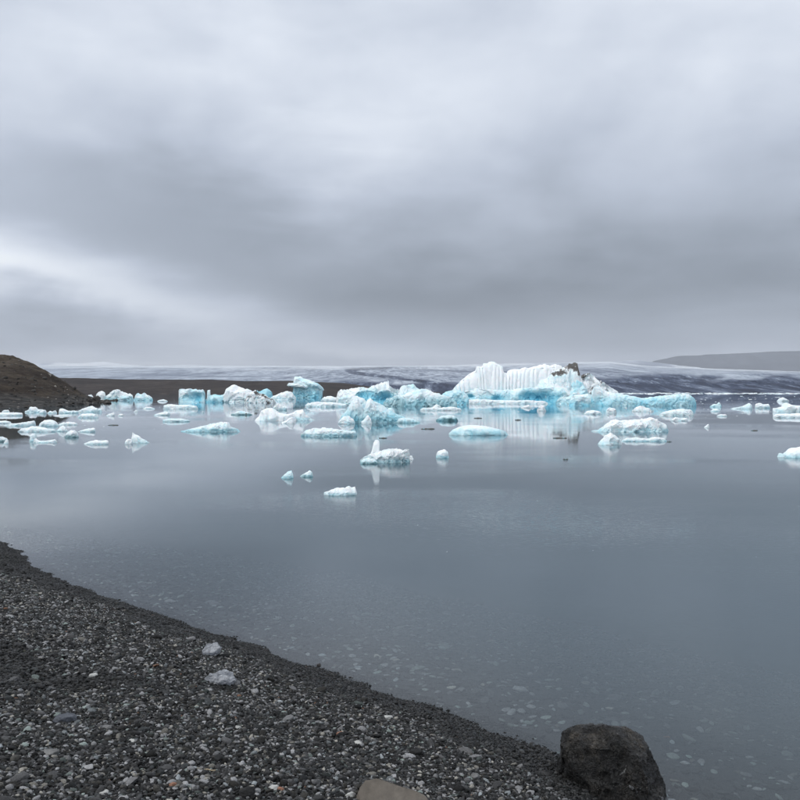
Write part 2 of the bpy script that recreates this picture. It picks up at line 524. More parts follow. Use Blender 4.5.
# ------------------------------------------------------------------ far land: moraine hill, ridge, glacier, mountains
def polar(px, D):
    return (px - 400) * D / F, D


def moraine_hill():
    px = np.linspace(-420, 116, 260); t = np.concatenate([np.linspace(-.12, 1, 90), np.linspace(1.03, 2.2, 24)])
    d0 = np.interp(px, [-420, -150, 0, 30, 60, 85, 100, 112, 116], [70, 105, 129, 138, 147, 168, 190, 215, 222])
    w = np.interp(px, [-420, 0, 60, 90, 116], [150, 110, 70, 34, 10])
    sky = np.interp(px, [-420, -200, -60, 0, 12, 28, 45, 60, 75, 88, 100, 110, 116], [300, 325, 346, 355, 357.2, 362.5, 370.5, 379.5, 389.3, 396.5, 401, 404, 406])
    PX, T = np.meshgrid(px, t, indexing='ij')
    D = d0[:, None] + w[:, None] * T
    zr = np.maximum(H + (HOR - sky) * (d0 + w) / F, .15)
    tt = np.clip(T, 0, 1)
    prof = np.where(tt < .2, .35 * tt ** 1.3, .35 * .2 ** 1.3 + (tt - .2) / .8 * (1 - .35 * .2 ** 1.3))
    Zh = zr[:, None] * prof
    Zh = np.where(T > 1, zr[:, None] * (1 - .05 * (T - 1)), Zh)
    Zh = np.where(T < 0, 14 * T, Zh)
    x, y = polar(PX, D)
    n = fbm(p3(x.ravel() * .09, y.ravel() * .09), 5, 3).reshape(x.shape)
    g = fbm(p3(x.ravel() * .35, y.ravel() * .35), 4, 8, ridge=True).reshape(x.shape)
    amp = sm(.0, .5, T) * np.minimum(zr[:, None] * .05, .5)
    Zh = Zh + n * amp * 1.3 + g * amp * .35 + .05 * n * sm(0, .05, T)
    m, k, b = mat('moraine_earth')
    pos = k.new('ShaderNodeNewGeometry').outputs['Position']
    n1 = k.noise(pos, .55, 8, .7); n2 = k.noise(pos, .06, 4, .6, .5); n3 = k.noise(pos, 2.6, 4, .7)
    z = k.sep(pos)[2]
    up = k.ramp(k.m('ADD', k.m('MULTIPLY', n1, .55), k.m('MULTIPLY', n2, .45)), [(.36, (.012, .009, .007)), (.47, (.034, .026, .020)), (.56, (.060, .048, .036)), (.68, (.12, .10, .078))])
    lo = k.ramp(n1, [(.36, (.018, .018, .019)), (.52, (.046, .045, .044)), (.68, (.12, .115, .105))])
    c = k.mix(k.rng(k.m('ADD', z, k.m('MULTIPLY', k.m('SUBTRACT', n2, .5), 3.0)), .7, 2.2), lo, up)
    c = k.mix(k.rng(n3, .70, .80), c, (.26, .25, .23, 1))
    k.put(c, b.inputs['Base Color']); b.inputs['Roughness'].default_value = .95; b.inputs['Specular IOR Level'].default_value = .1
    bump(k, b, k.m('ADD', n1, k.m('MULTIPLY', n3, .3)), 1, .6)
    me = mesh('moraine_hill', np.stack([x.ravel(), y.ravel(), Zh.ravel()], -1), gridf(*x.shape), m)
    tag(link('hill', me), kind='structure')
    return x, y, Zh, T


HX, HY, HZ, HT = moraine_hill()


def moraine_ridge():
    px = np.linspace(-300, 440, 300); t = np.linspace(-.05, 1.6, 60)
    sky = np.interp(px, [-300, 40, 90, 150, 220, 300, 340, 380, 420, 440], [372, 377.2, 378.2, 379, 380, 381.2, 383.5, 387.5, 391, 392])
    D0, W = 640.0, 260.0
    PX, T = np.meshgrid(px, t, indexing='ij')
    D = D0 + W * T + 30 * np.sin(PX * .011)
    zr = H + (HOR - sky) * (D0 + W) / F
    prof = np.where(T < 1, np.clip(T, 0, 1) ** .85, 1 - .1 * (T - 1))
    Z = zr[:, None] * prof; Z = np.where(T < 0, 40 * T, Z)
    x, y = polar(PX, D)
    Z = Z + sm(0, .3, T) * np.clip(zr[:, None] / 14, 0, 1) * (1.0 * fbm(p3(x.ravel() * .02, y.ravel() * .02), 5, 21).reshape(x.shape))
    m = mat_terrain('ridge_debris', [(.36, (.014, .012, .012)), (.5, (.036, .029, .027)), (.64, (.070, .058, .052))], .12, 2.5)
    me = mesh('moraine_ridge', np.stack([x.ravel(), y.ravel(), Z.ravel()], -1), gridf(*x.shape), m)
    tag(link('moraine_ridge', me), kind='structure')


moraine_ridge()


def seg_dist(px, py, poly):
    d = np.full(px.shape, 1e9)
    for (ax, ay), (bx, by) in zip(poly[:-1], poly[1:]):
        dx, dy = bx - ax, by - ay
        t = np.clip(((px - ax) * dx + (py - ay) * dy) / (dx * dx + dy * dy), 0, 1)
        d = np.minimum(d, np.hypot(px - ax - t * dx, py - ay - t * dy))
    return d


def glacier():
    px = np.linspace(-500, 1300, 900)
    D = np.concatenate([np.linspace(900, 1500, 50), polar_rows(1520, 9000, 90)])
    PX, DD = np.meshgrid(px, D, indexing='ij')
    top = np.interp(px, [-500, 50, 300, 460, 560, 610, 650, 800, 1300], [24, 24.5, 24, 24.5, 27, 28.5, 24, 18.5, 12])
    fr = np.interp(px, [-500, 250, 420, 620, 800, 1300], [7, 8, 9, 14, 14.5, 12])
    rise = np.interp(DD, [900, 930, 1150, 1500, 2200, 3500, 9000], [-2.6, -2.4, .45, 1.0, 1.0, 1.0, 1.0])
    far = sm(1300, 6500, DD) ** .7
    p = np.where(rise < 0, rise, fr[:, None] * rise) + far * (top - fr)[:, None]
    Z = np.where(rise < 0, (p + 2.4) * 4 - .5, H + p * DD / F)
    x, y = polar(PX, DD)
    w = sm(950, 1100, DD)
    cr = fbm(p3(x.ravel() * .012, y.ravel() * .006), 5, 44, .6, True).reshape(x.shape)
    fr_z = 1 - .8 * sm(1300, 2600, DD)
    Z = Z + w * (cr - .6) * 3.2 * fr_z + w * fbm(p3(x.ravel() * .0016, y.ravel() * .0012), 4, 47).reshape(x.shape) * 4 * sm(1200, 2500, DD)
    # surface debris: dirty front, medial moraine bands
    PYs = HOR - (Z - H) * F / DD
    wob = fbm(p3(PX.ravel() * .018, DD.ravel() * .002), 4, 71).reshape(x.shape)
    front = 1 - sm(5.5, 17, HOR - PYs + 5.0 * wob - np.interp(PX, [300, 470, 640, 800], [-3, -2, 3.5, 3.0]))
    logD = np.log(DD)
    def band(poly, wd):
        q = seg_dist(PX + 6 * wob, PYs * 3.0 + 2 * wob, [(a, b * 3.0) for a, b in poly])
        return 1 - sm(wd * .4, wd, q)
    b1 = band([(385, 368.2), (360, 369), (350, 370.4), (356, 373), (376, 375.6), (405, 378.6), (432, 382.5), (452, 388), (462, 393)], 7)
    b2 = band([(415, 369.5), (450, 371), (500, 372.5), (560, 374)], 3.4)
    b3 = band([(130, 374), (200, 376), (300, 377)], 3.0)
    deb = np.clip(front * .95 + b1 * .9 + b2 * .55 + b3 * .4, 0, 1)
    snow = sm(4200, 7000, DD + 900 * wob)
    cols = np.stack([deb, snow, np.clip(.5 + .5 * cr, 0, 1)], -1).reshape(-1, 3)
    m, k, b = mat('glacier_surface')
    a = k.new('ShaderNodeAttribute', attribute_name='debris'); r, g, cb = k.sep(a.outputs['Vector'])
    pos = k.new('ShaderNodeNewGeometry').outputs['Position']
    st = k.v('MULTIPLY', pos, (1.0, .085, 1.0))
    n = k.noise(st, .045, 7, .74, .3); n2 = k.noise(st, .0065, 5, .6, .5)
    ice = k.ramp(k.m('ADD', k.m('MULTIPLY', n, .7), k.m('MULTIPLY', n2, .3)), [(.36, (.07, .085, .13)), (.46, (.20, .235, .30)), (.53, (.38, .43, .50)), (.66, (.66, .71, .76))])
    dk = k.ramp(n, [(.35, (.010, .013, .028)), (.48, (.038, .052, .092)), (.56, (.12, .15, .215)), (.66, (.42, .48, .55))])
    dd = k.rng(k.m('ADD', r, k.m('MULTIPLY', k.m('SUBTRACT', n, .5), 2.2)), .25, .75)
    c = k.mix(dd, ice, dk)
    c = k.mix(k.m('MULTIPLY', g, .8), c, (.80, .84, .88, 1))
    k.put(c, b.inputs['Base Color']); b.inputs['Roughness'].default_value = .8; b.inputs['Specular IOR Level'].default_value = .15
    bump(k, b, n, 1, 5)
    me = mesh('glacier', np.stack([x.ravel(), y.ravel(), Z.ravel()], -1), gridf(*x.shape), m, True, {'debris': cols})
    tag(link('glacier', me), kind='structure')


glacier()


def far_range(name, D, pxs, pys, depth, mt, seed, amp):
    px = np.linspace(pxs[0], pxs[-1], 420); t = np.linspace(0, 1.4, 40)
    sky = np.interp(px, pxs, pys)
    sky = sky + amp * fbm(p3(px * .02, px * 0), 5, seed)
    PX, T = np.meshgrid(px, t, indexing='ij')
    DD = D + depth * T
    zr = H + (HOR - sky) * (D + depth) / F
    Z = zr[:, None] * np.where(T < 1, np.clip(T, 0, 1), 1 - .2 * (T - 1)) - 20 * (T <= 0)
    x, y = polar(PX, DD)
    Z = Z + sm(0, .4, T) * (1 - sm(.8, 1, T) * .7) * 14 * fbm(p3(x.ravel() * .002, y.ravel() * .002), 5, seed + 5, .5, True).reshape(x.shape) * np.clip(zr[:, None] / 250, 0, 1)
    me = mesh(name, np.stack([x.ravel(), y.ravel(), Z.ravel()], -1), gridf(*x.shape), mt)
    return tag(link(name, me), kind='structure')


M_ROCKFAR = mat_terrain('far_basalt', [(.3, (.05, .06, .08)), (.55, (.10, .115, .145)), (.75, (.2, .22, .25))], .004, 20)
M_SNOW = mat_terrain('far_snow', [(.36, (.26, .30, .37)), (.47, (.44, .48, .55)), (.54, (.66, .70, .75)), (.66, (.85, .87, .9))], .0022, 8, .7)
far_range('mountain', 12300, [600, 640, 655, 675, 710, 760, 830, 1000, 1200], [374, 368, 361.5, 357, 354.5, 352.5, 350, 345, 350], 1600, M_ROCKFAR, 5, .8)
far_range('snow_ridge', 9300, [-500, -100, 40, 62, 80, 104, 122, 150, 210, 300, 420, 600, 640, 700], [362, 363, 364, 362, 363.5, 361, 364, 366, 365.5, 366.5, 366, 361.5, 361, 368], 1500, M_SNOW, 9, .6)

# ------------------------------------------------------------------ ice
def ice_body(name, outline, wl, dr=.6, parent=None, bottom=None, back=0.0, q=.8, pw=.75, amp=.10, freq=1.0, blue=.12, base=.35, bh=.35, dirt=0.0,
             dside=None, glass=0.0, flute=None, seed=0, res=1.0, lean=.22, origin=None, hollow=None, ring=None, facets=1.0, rug=.7, jag=0.0, blocks=.10):
    """closed ice form: silhouette (photo px) from end to end, real depth = dr x width"""
    o = np.array(outline, float)
    D = H * F / (wl - HOR)
    wm = (o[-1, 0] - o[0, 0]) * D / F
    dep = dr * wm
    yc = D + back + dep / 2; Dc = yc
    n = int(np.clip((o[-1, 0] - o[0, 0]) * 1.5 * res, 22, 220))
    m = int((ring or np.clip(28 + 12 * res, 28, 60)) * 1.25)
    u = .5 - .5 * np.cos(np.linspace(0.04, 1 - .04, n) * math.pi)
    u = .6 * u + .4 * np.linspace(u[0], u[-1], n)
    px = o[0, 0] + (o[-1, 0] - o[0, 0]) * (u - u[0]) / (u[-1] - u[0])
    top = H - (np.interp(px, o[:, 0], o[:, 1]) - HOR) * Dc / F
    hm = max(top.max(), .05)
    top = top + jag * hm * fbm(p3(px * .33, px * 0, seed * .37), 3, seed + 60, .55) * np.clip(top / hm, 0, 1)
    if bottom is None:
        bot = np.full(n, -.45 * hm - .06); bot = bot * (.35 + .65 * np.sqrt(np.clip(1 - (2 * u - 1) ** 2, 0, 1)))
        top = np.maximum(top, bot + .06 * hm)
    else:
        bb = np.array(bottom, float); bot = H - (np.interp(px, bb[:, 0], bb[:, 1]) - HOR) * Dc / F
    d = dep / 2 * np.clip(1 - np.abs(2 * u - 1) ** 2.6, .02, 1) ** .55
    zc, hz = (top + bot) / 2, np.maximum((top - bot) / 2, .01)
    th = np.linspace(0, 2 * math.pi, 1201)
    cs, sn = np.cos(th), np.sin(th)
    yy = np.sign(cs) * np.abs(cs) ** pw; zz = np.sign(sn) * np.abs(sn) ** q
    dens = np.where((zz[1:] > -.45) & (yy[1:] < .3), 1.0, .35)            # fewer rings under water and behind
    al = np.concatenate([[0], np.cumsum(np.hypot(np.diff(yy) * dep * .5, np.diff(zz) * hz.mean()) * dens)])
    ta = np.linspace(0, al[-1], m, endpoint=False)
    yy, zz = np.interp(ta, al, yy), np.interp(ta, al, zz)
    x = np.repeat(((px - 400) * Dc / F)[:, None], m, 1)
    y = yc + d[:, None] * yy[None]
    z = zc[:, None] + hz[:, None] * zz[None]
    y = y + lean * np.minimum(z, hm)
    P = np.stack([x, y, z], -1).reshape(-1, 3)
    ctr = np.stack([x, np.full_like(x, yc), np.repeat(zc[:, None], m, 1)], -1).reshape(-1, 3)
    sc = freq / max(hm, wm * .12)
    nz = fbm(P * sc * 1.1, 4, seed) + .5 * fbm(P * sc * 2.2, 3, seed + 9, .5, True) - .35
    rad = P - ctr
    P2 = ctr + rad * (1 + amp * nz)[:, None]
    P2[:, 1] += amp * .7 * hm * fbm(P * sc * .8, 3, seed + 5)
    P2 = P2 + (rad / (np.linalg.norm(rad, axis=1)[:, None] + 1e-6)) * (amp * rug * min(hm, wm * .5) * (fbm(P * sc * 4.2, 3, seed + 11, .6, True) - .7))[:, None]
    # calved blocks: cells that stand proud of or behind their neighbours
    ci, ce = cells(P * np.array((1.0, .6, .8)) * sc * 2.4, seed + 90)
    P2[:, 1] += blocks * min(hm, wm * .5) * (ci - .5) * np.where(rad[:, 1] < .2 * dep, 1, .3)
    P2[:, 2] += .22 * blocks * min(hm, wm * .5) * (ci - .6) * np.clip(rad[:, 2] / (hz.max() + 1e-6), 0, 1)
    # broken facets: planes that shave the form locally
    rg = np.random.default_rng(seed + 1000)
    surf = np.flatnonzero((P2[:, 2] > -.05 * hm) & (rad[:, 1] < .1 * dep))
    nrm0 = np.stack([0 * rad[:, 0], rad[:, 1] / np.repeat(d, m) ** 2, rad[:, 2] / np.repeat(hz, m) ** 2], 1)
    nrm0 /= np.linalg.norm(nrm0, axis=1)[:, None] + 1e-9
    PB = P2.copy(); rb = min(hm, wm * .6)
    for _ in range(int(facets * (8 + (o[-1, 0] - o[0, 0]) / 3.5))):
        a = surf[rg.integers(len(surf))]
        nr = nrm0[a] + rg.normal(0, .38, 3); nr /= np.linalg.norm(nr)
        rr = rb * rg.uniform(.35, .85)
        pt = P2[a] - nr * rr * rg.uniform(.02, .10)
        dv_ = P2 - pt
        w_ = 1 - sm(.7, 1.0, np.linalg.norm(dv_, axis=1) / rr)
        P2 = P2 - nr * (np.maximum(dv_ @ nr, 0) * w_)[:, None] * np.array((.5, 1.0, .25))
    lim = np.array((.05 * wm, .14 * dep, .10 * hm)); P2 = PB + np.clip(P2 - PB, -lim, lim)
    if flute:
        fa, fl = flute
        ph = P[:, 0] / fl + 1.5 * pn(P * np.array((.33 / fl, .2, .04)), seed + 2)
        ft = np.abs(np.sin(math.pi * ph)) ** .6
        P2[:, 1] += np.where(rad[:, 1] < 0, 1, 0) * fa * (1 - ft) * (.35 + 1.1 * np.clip(.5 + pn(P * np.array((.2 / fl, .1, .03)), seed + 4), 0, 1)) * sm(.05, .35, P[:, 2] / hm)
    if hollow:
        for hx, hz0, hr, hd in hollow:      # scooped recess: px, height fraction, radius m, depth m
            cx = (hx - 400) * Dc / F
            q2 = ((P[:, 0] - cx) / hr) ** 2 + ((P[:, 2] - hz0 * hm) / (hr * .6)) ** 2
            P2[:, 1] += np.where(rad[:, 1] < 0, 1, 0) * hd * np.exp(-q2)
    hf = P2[:, 2] / hm
    nb = fbm(P * sc * .9, 3, seed + 20)
    bl = blue + base * (1 - sm(bh * .4, bh * 1.5, hf + .25 * nb)) + .18 * nb + .12 * (1 - sm(.0, .14, ce)) * (blocks > 0) + .09 * (ci - .6)
    if hollow:
        for hx, hz0, hr, hd in hollow:
            cx = (hx - 400) * Dc / F
            q2 = ((P[:, 0] - cx) / (hr * 1.3)) ** 2 + ((P[:, 2] - hz0 * hm) / (hr * .9)) ** 2
            bl = bl + .5 * np.exp(-q2)
    dv = np.zeros(len(P))
    if dirt:
        dv = dirt * (.55 + .9 * fbm(P * sc * 1.4, 4, seed + 30))
        if dside: dv = dv * dside((P[:, 0] / Dc * F + 400), hf)
    gv = glass * (1 - sm(.05, .75, hf + .3 * nb)) if glass else np.zeros(len(P))
    cols = np.stack([bl, dv, gv], 1)
    i = np.arange(n - 1)[:, None] * m; j = np.arange(m)[None]; j2 = (j + 1) % m
    fc = np.stack([i + j, i + j2, i + m + j2, i + m + j], -1).reshape(-1, 4).tolist()
    for e, off in ((0, 0), (1, (n - 1) * m)):
        cidx = len(P2); P2 = np.vstack([P2, P2[off:off + m].mean(0)]); cols = np.vstack([cols, cols[off:off + m].mean(0)])
        for a in range(m):
            b_ = (a + 1) % m
            fc.append([cidx, off + b_, off + a] if e == 0 else [cidx, off + a, off + b_])
    if origin is None: origin = (float((o[0, 0] + o[-1, 0]) / 2 - 400) * Dc / F, yc, 0.0)
    P2 = P2 - np.array(origin)
    me = mesh(name, P2, fc, M_ICE, True, {'ice': cols})
    me.set_sharp_from_angle(angle=R(24))
    ob = link(name, me, parent, (0, 0, 0) if parent else origin)
    return ob


def root(name, px, wl, label, cat, off=0.0, group=None):
    D = H * F / (wl - HOR) + off
    e = bpy.data.objects.new(name, None); COL.objects.link(e); e.location = ((px - 400) * D / F, D, 0); e.empty_display_size = .5
    tag(e, label, cat, group)
    return e, tuple(e.location)


def thing(name, label, cat, outline, wl, group=None, **kw):
    return tag(ice_body(name, outline, wl, **kw), label, cat, group)


def multi(name, label, cat, px, wl, parts, group=None):
    e, loc = root(name, px, wl, label, cat, 0, group)
    for nm, kw in parts:
        kw = dict(kw); ol = kw.pop('outline'); w = kw.pop('wl', wl)
        ice_body(nm, ol, w, parent=e, origin=loc, **kw)
    return e


# --- the main berg
multi('iceberg', 'largest iceberg, white fluted wall over a blue wave-cut base with ash-covered right peak', 'iceberg', 515, 404, [
    ('fluted_wall', dict(outline=[(444, 396), (452, 390.5), (460, 382), (468, 375), (476, 370.5), (477.5, 366.5), (483.5, 366.3), (484, 363.2), (489, 363), (489.6, 361.6), (494, 361.4),
        (503, 366.8), (504, 372.4), (508, 373), (509, 370.6), (514, 369), (521, 369.2), (523, 367.5), (530, 367.8), (537, 365.8), (546, 363.6), (551, 365.4), (557, 364), (563, 366), (566, 380), (567, 392)],
        dr=.20, back=5.0, q=.5, pw=.6, amp=.012, freq=1.6, blue=.0, base=.30, bh=.42, flute=(.34, .85), seed=3, facets=0, rug=.3, blocks=.012, jag=.015, res=1.9, ring=56,
        dirt=.55, dside=lambda p, h: sm(540, 556, p) * sm(.45, .8, h))),
    ('blue_shelf', dict(outline=[(463, 395), (466, 389.5), (478, 388.8), (492, 389.6), (506, 390), (520, 388.6), (540, 388), (556, 387.2), (563, 388.5), (566, 392), (567, 396)],
        dr=.10, back=2.0, q=.6, pw=.55, amp=.05, freq=1.0, blue=.16, base=.22, bh=.7, seed=8, facets=.6, res=1.5, ring=48,
        hollow=[(471, .45, .6, 1.0), (496, .30, 1.2, .8), (528, .42, 1.6, 1.2), (545, .36, 1.9, 1.4)])),
    ('ice_foot', dict(outline=[(464, 402), (468, 399.8), (480, 399.5), (495, 400.2), (512, 400.6), (530, 400.4), (545, 401.3), (548, 403)], dr=.08, q=.7, amp=.08, freq=1.6, blue=.12, base=.15, seed=15)),
    ('left_shoulder', dict(outline=[(438, 398), (442, 394), (450, 391), (458, 390), (464, 391), (468, 396), (469, 400)], dr=.4, back=.5, amp=.08, blue=.33, base=.25, bh=.5, seed=21, wl=405)),
    ('ash_peak', dict(outline=[(536, 390), (540, 383), (548, 379), (556, 371.5), (562, 367.5), (568, 366), (574, 364.6), (579, 364.2), (580, 369), (581, 375), (584, 382), (588, 388), (589, 396)],
        dr=.28, back=3.4, q=.6, amp=.07, freq=1.9, blue=.16, base=.1, seed=27, res=1.8, ring=44, blocks=.05, facets=0, dirt=1.25, dside=lambda p, h: np.maximum(sm(.62, .80, h + .02 * np.sin(p)), .55 * sm(565, 585, p) * (1 - sm(.3, .6, h))))),
    ('tilted_slab', dict(outline=[(551, 389), (556, 384), (563, 376.5), (566, 374.5), (570, 381), (572, 389)], bottom=[(551, 391), (572, 397)], dr=.3, back=2.0, q=.4, pw=.4, amp=.02, blue=.06, base=0, seed=31, facets=0, lean=.6, rug=.2, blocks=0)),
    ('blue_corner', dict(outline=[(570, 392), (573, 383), (578, 381), (584, 384), (588, 391), (589, 398)], dr=.5, back=2.4, amp=.12, freq=1.5, blue=.42, base=.2, seed=35, q=.6)),
    ('fallen_block', dict(outline=[(556, 402), (559, 397.5), (564, 395.8), (569, 398), (574, 393.5), (580, 394), (583, 400), (584, 404)], dr=.35, back=.4, amp=.16, freq=1.6, blue=.3, base=.2, seed=38)),
])
thing('iceberg', 'dirty white wedge of ice with ash speckles sloping right behind the largest iceberg', 'iceberg',
      [(574, 392), (578, 378), (583, 374.5), (590, 373.5), (597, 378), (603, 380.5), (612, 387), (620, 392), (624, 396)], 402, dr=.4, amp=.10, freq=1.6, blue=.08, base=.15, dirt=.75, seed=41, res=1.3, back=9)
multi('iceberg', 'long low aqua iceberg with a pointed left hump and drooping right end', 'iceberg', 632, 406, [
    ('humped_body', dict(outline=[(590, 402), (592, 392), (594.5, 387.2), (598, 385.8), (604, 390), (612, 393), (626, 395), (636, 397.3), (642, 398.6), (650, 397.6), (662, 396), (674, 394.6), (684, 393.8), (691, 395.6), (695, 399), (696, 403)],
        dr=.16, q=.8, amp=.045, freq=1.1, blue=.14, base=.42, bh=.5, seed=44, res=1.6, ring=40, blocks=.025, facets=.12, lean=.05)),
    ('square_block', dict(outline=[(569, 403), (571, 399), (573, 395), (580, 394.2), (590, 394), (595, 396), (597, 402)], dr=.5, back=.8, q=.5, amp=.05, blue=.22, base=.35, bh=.45, seed=47))])
# --- middle group
multi('iceberg', 'sprawling iceberg of white lumps with blue hollows left of the largest iceberg', 'iceberg', 390, 406, [
    ('left_mound', dict(outline=[(336, 398), (338, 392), (342, 389), (352, 388.4), (362, 388.6), (372, 390), (378, 396)], dr=.4, back=7, amp=.09, blue=.06, base=.15, seed=50)),
    ('left_foot', dict(outline=[(337, 403), (341, 397), (348, 395), (356, 396), (364, 399), (368, 404)], dr=.4, back=3, amp=.1, blue=.2, base=.2, seed=51)),
    ('crest', dict(outline=[(352, 402), (357, 392), (362, 388.5), (370, 388), (374, 384.5), (381, 383.5), (389, 381.8), (390, 385.5), (396, 388), (402, 392), (408, 398)], dr=.3, back=5, amp=.12, freq=1.4, blue=.14, base=.3, seed=53, res=1.4,
        hollow=[(364, .45, 1.3, 1.0), (383, .32, 1.5, 1.2)])),
    ('blue_knoll', dict(outline=[(396, 398), (399, 391), (402, 387), (405, 385.6), (413, 385), (417, 388.5), (422, 392), (426, 399)], dr=.5, back=4.5, amp=.12, blue=.25, base=.2, seed=56, dirt=.35, dside=lambda p, h: sm(.8, .95, h))),
    ('long_whaleback', dict(outline=[(383, 404), (386, 399), (392, 396.5), (404, 394.5), (413, 391.5), (423, 388.4), (430, 390.5), (438, 393), (448, 396), (455, 399.5), (457, 404)],
        dr=.2, amp=.08, blue=.12, base=.4, bh=.5, glass=.5, seed=58, res=1.4, ring=32, wl=406.5))])
multi('iceberg', 'aqua iceberg with twin pointed peaks standing in front of the sprawling one', 'iceberg', 375, 423, [
    ('twin_peaks', dict(outline=[(339, 421), (342, 416), (347, 411), (351, 403), (355, 398.4), (358, 398.4), (361, 405), (364, 411), (367, 401), (370, 398.3), (374, 401), (381, 405), (388, 410), (396, 414), (404, 417.5), (412, 420)],
        dr=.3, q=.95, amp=.045, freq=1.2, blue=.30, base=.25, bh=.4, glass=.2, seed=61, res=1.6, ring=40, facets=.1, lean=.0, blocks=.025)),
    ('tail', dict(outline=[(385, 423), (394, 418.5), (404, 418), (413, 419), (420, 422)], dr=.25, amp=.1, blue=.3, base=.2, glass=.5, seed=63)),
    ('rounded_knob', dict(outline=[(386, 413), (388, 408.5), (391, 407.4), (394, 410), (395, 414)], dr=.8, back=3.2, amp=.06, blue=.2, base=.2, seed=64)),
    ('front_wedge', dict(outline=[(338.5, 422), (343, 417), (348, 415.6), (353, 419), (355, 423)], dr=.4, amp=.06, blue=.12, base=.2, seed=65, wl=424)),
    ('front_point', dict(outline=[(361, 422), (365, 417.5), (368, 415), (371, 419), (372, 423)], dr=.4, amp=.06, blue=.12, base=.2, seed=66, wl=424))])
# --- left group
multi('iceberg', 'tall blue mushroom-shaped iceberg with overhanging slanted cap', 'iceberg', 305, 398, [
    ('stem', dict(outline=[(292, 396), (293, 386), (298, 384), (310, 385), (318, 386), (321, 388), (322, 397)], dr=.5, q=.5, amp=.10, freq=1.4, blue=.45, base=.2, seed=70, res=1.6, dirt=.35, dside=lambda p, h: sm(306, 316, p))),
    ('cap', dict(outline=[(293, 383), (294, 377), (299, 375.8), (304, 378.5), (312, 381.5), (319, 384.5), (323.5, 387)], bottom=[(293, 386), (304, 386.5), (312, 389), (320, 391.5), (323.5, 390)], dr=.6, back=-.6, q=.6, amp=.08, blue=.28, base=0, seed=72, res=1.6)),
    ('ledge', dict(outline=[(287, 384.5), (289, 382.8), (296, 383.2), (305, 384.5), (309, 386)], bottom=[(287, 386), (296, 387.8), (305, 388.4), (309, 388)], dr=.6, back=-1.6, q=.7, amp=.08, blue=.12, base=0, seed=74))])
thing('iceberg', 'low white ice shelf joining the mound to the foot of the mushroom-shaped berg', 'iceberg',
      [(268, 400), (273, 396), (280, 393.3), (287, 391.2), (293, 393), (296, 398)], 400, dr=.3, amp=.1, blue=.12, base=.2, seed=76, back=4)
multi('iceberg', 'white mound iceberg speckled with ash along its right flank', 'iceberg', 248, 402.5, [
    ('mound', dict(outline=[(223, 402), (224, 394), (226, 389), (230, 385.2), (233, 384.4), (238, 386.5), (244, 389), (250, 391), (258, 394), (266, 398), (270, 402)], dr=.4, amp=.08, blue=.06, base=.18, seed=78, res=1.5, dirt=.5, dside=lambda p, h: .35 + .8 * sm(240, 255, p))),
    ('ash_flank', dict(outline=[(244, 402), (249, 393), (254, 391.5), (260, 393.5), (267, 396.5), (274, 400), (276, 402.5)], dr=.35, back=-.6, amp=.14, freq=1.5, blue=.06, base=.1, seed=80, dirt=.85, wl=403))])
thing('iceberg', 'small bright blue block of ice with a tiny spike behind the ash-speckled mound', 'iceberg',
      [(256, 398), (257, 389), (258, 392), (263, 390), (267, 389), (271, 391.5), (272.5, 398)], 400, dr=.7, amp=.08, blue=.6, base=.1, seed=82, back=16)
multi('iceberg', 'square flat-topped blue iceberg with a thin pillar at its right', 'iceberg', 200, 402.5, [
    ('square_slab', dict(outline=[(178, 402), (178, 391), (179, 389.6), (186, 389.4), (196, 389.8), (203, 390.2), (204.5, 394), (205, 402)], dr=.5, q=.45, pw=.5, amp=.05, blue=.20, base=.2, seed=84, res=1.6, jag=.07, hollow=[(196, .45, 1.5, 1.5)])),
    ('pillar', dict(outline=[(206.6, 402), (207, 390.4), (209.6, 390), (210.3, 402)], dr=1.0, back=1.5, q=.6, amp=.05, blue=.3, base=.1, seed=86)),
    ('low_blue_wall', dict(outline=[(204, 402), (208, 396), (214, 394.8), (220, 395.5), (225, 394.5), (227, 402)], dr=.5, back=1.0, amp=.08, blue=.42, base=.25, seed=88))])
multi('iceberg', 'pale blue iceberg with a central point and round left knob beside the dark headland', 'iceberg', 115, 400.5, [
    ('pointed_body', dict(outline=[(101, 400), (104, 397), (108, 394), (113, 391.3), (117.5, 388.8), (120.5, 391.3), (125, 393.4), (129, 393.6), (132.5, 396), (133, 400)], dr=.35, amp=.10, freq=1.3, blue=.14, base=.3, seed=90, res=1.5)),
    ('round_knob', dict(outline=[(95.5, 400), (95.8, 394), (98, 391.8), (101, 390.8), (104, 392.2), (105, 396), (105.5, 400)], dr=.7, amp=.06, blue=.12, base=.2, seed=92))])
thing('iceberg', 'small pale blue iceberg with a sharp left tip, right of the pointed one', 'iceberg',
      [(133.5, 400), (135, 396), (137, 392.6), (140, 394.3), (144, 393), (149, 395.5), (152, 398), (153, 400.5)], 400.5, dr=.4, amp=.08, blue=.22, base=.3, seed=94)
multi('iceberg', 'smooth bright white double-humped floe in front of the mushroom-shaped berg', 'iceberg', 282, 421, [
    ('left_hump', dict(outline=[(255, 420), (258, 416), (261, 411), (266, 408.6), (271, 407.9), (275, 410), (279, 413), (286, 414.5), (292, 413.5), (296, 419)], dr=.4, amp=.03, blue=.02, base=.22, bh=.3, seed=97, res=1.5, facets=.5)),
    ('right_hump', dict(outline=[(286, 419), (290, 414), (296, 410.8), (303, 409.9), (305, 414), (310, 416.8), (314, 420)], dr=.5, back=1.0, amp=.06, blue=.08, base=.3, seed=98)),
    ('front_knob', dict(outline=[(281, 422), (286, 420.5), (289, 418.2), (292.5, 417.6), (294, 421), (295, 423)], dr=.6, amp=.08, blue=.05, base=.1, seed=99, wl=423.5))])
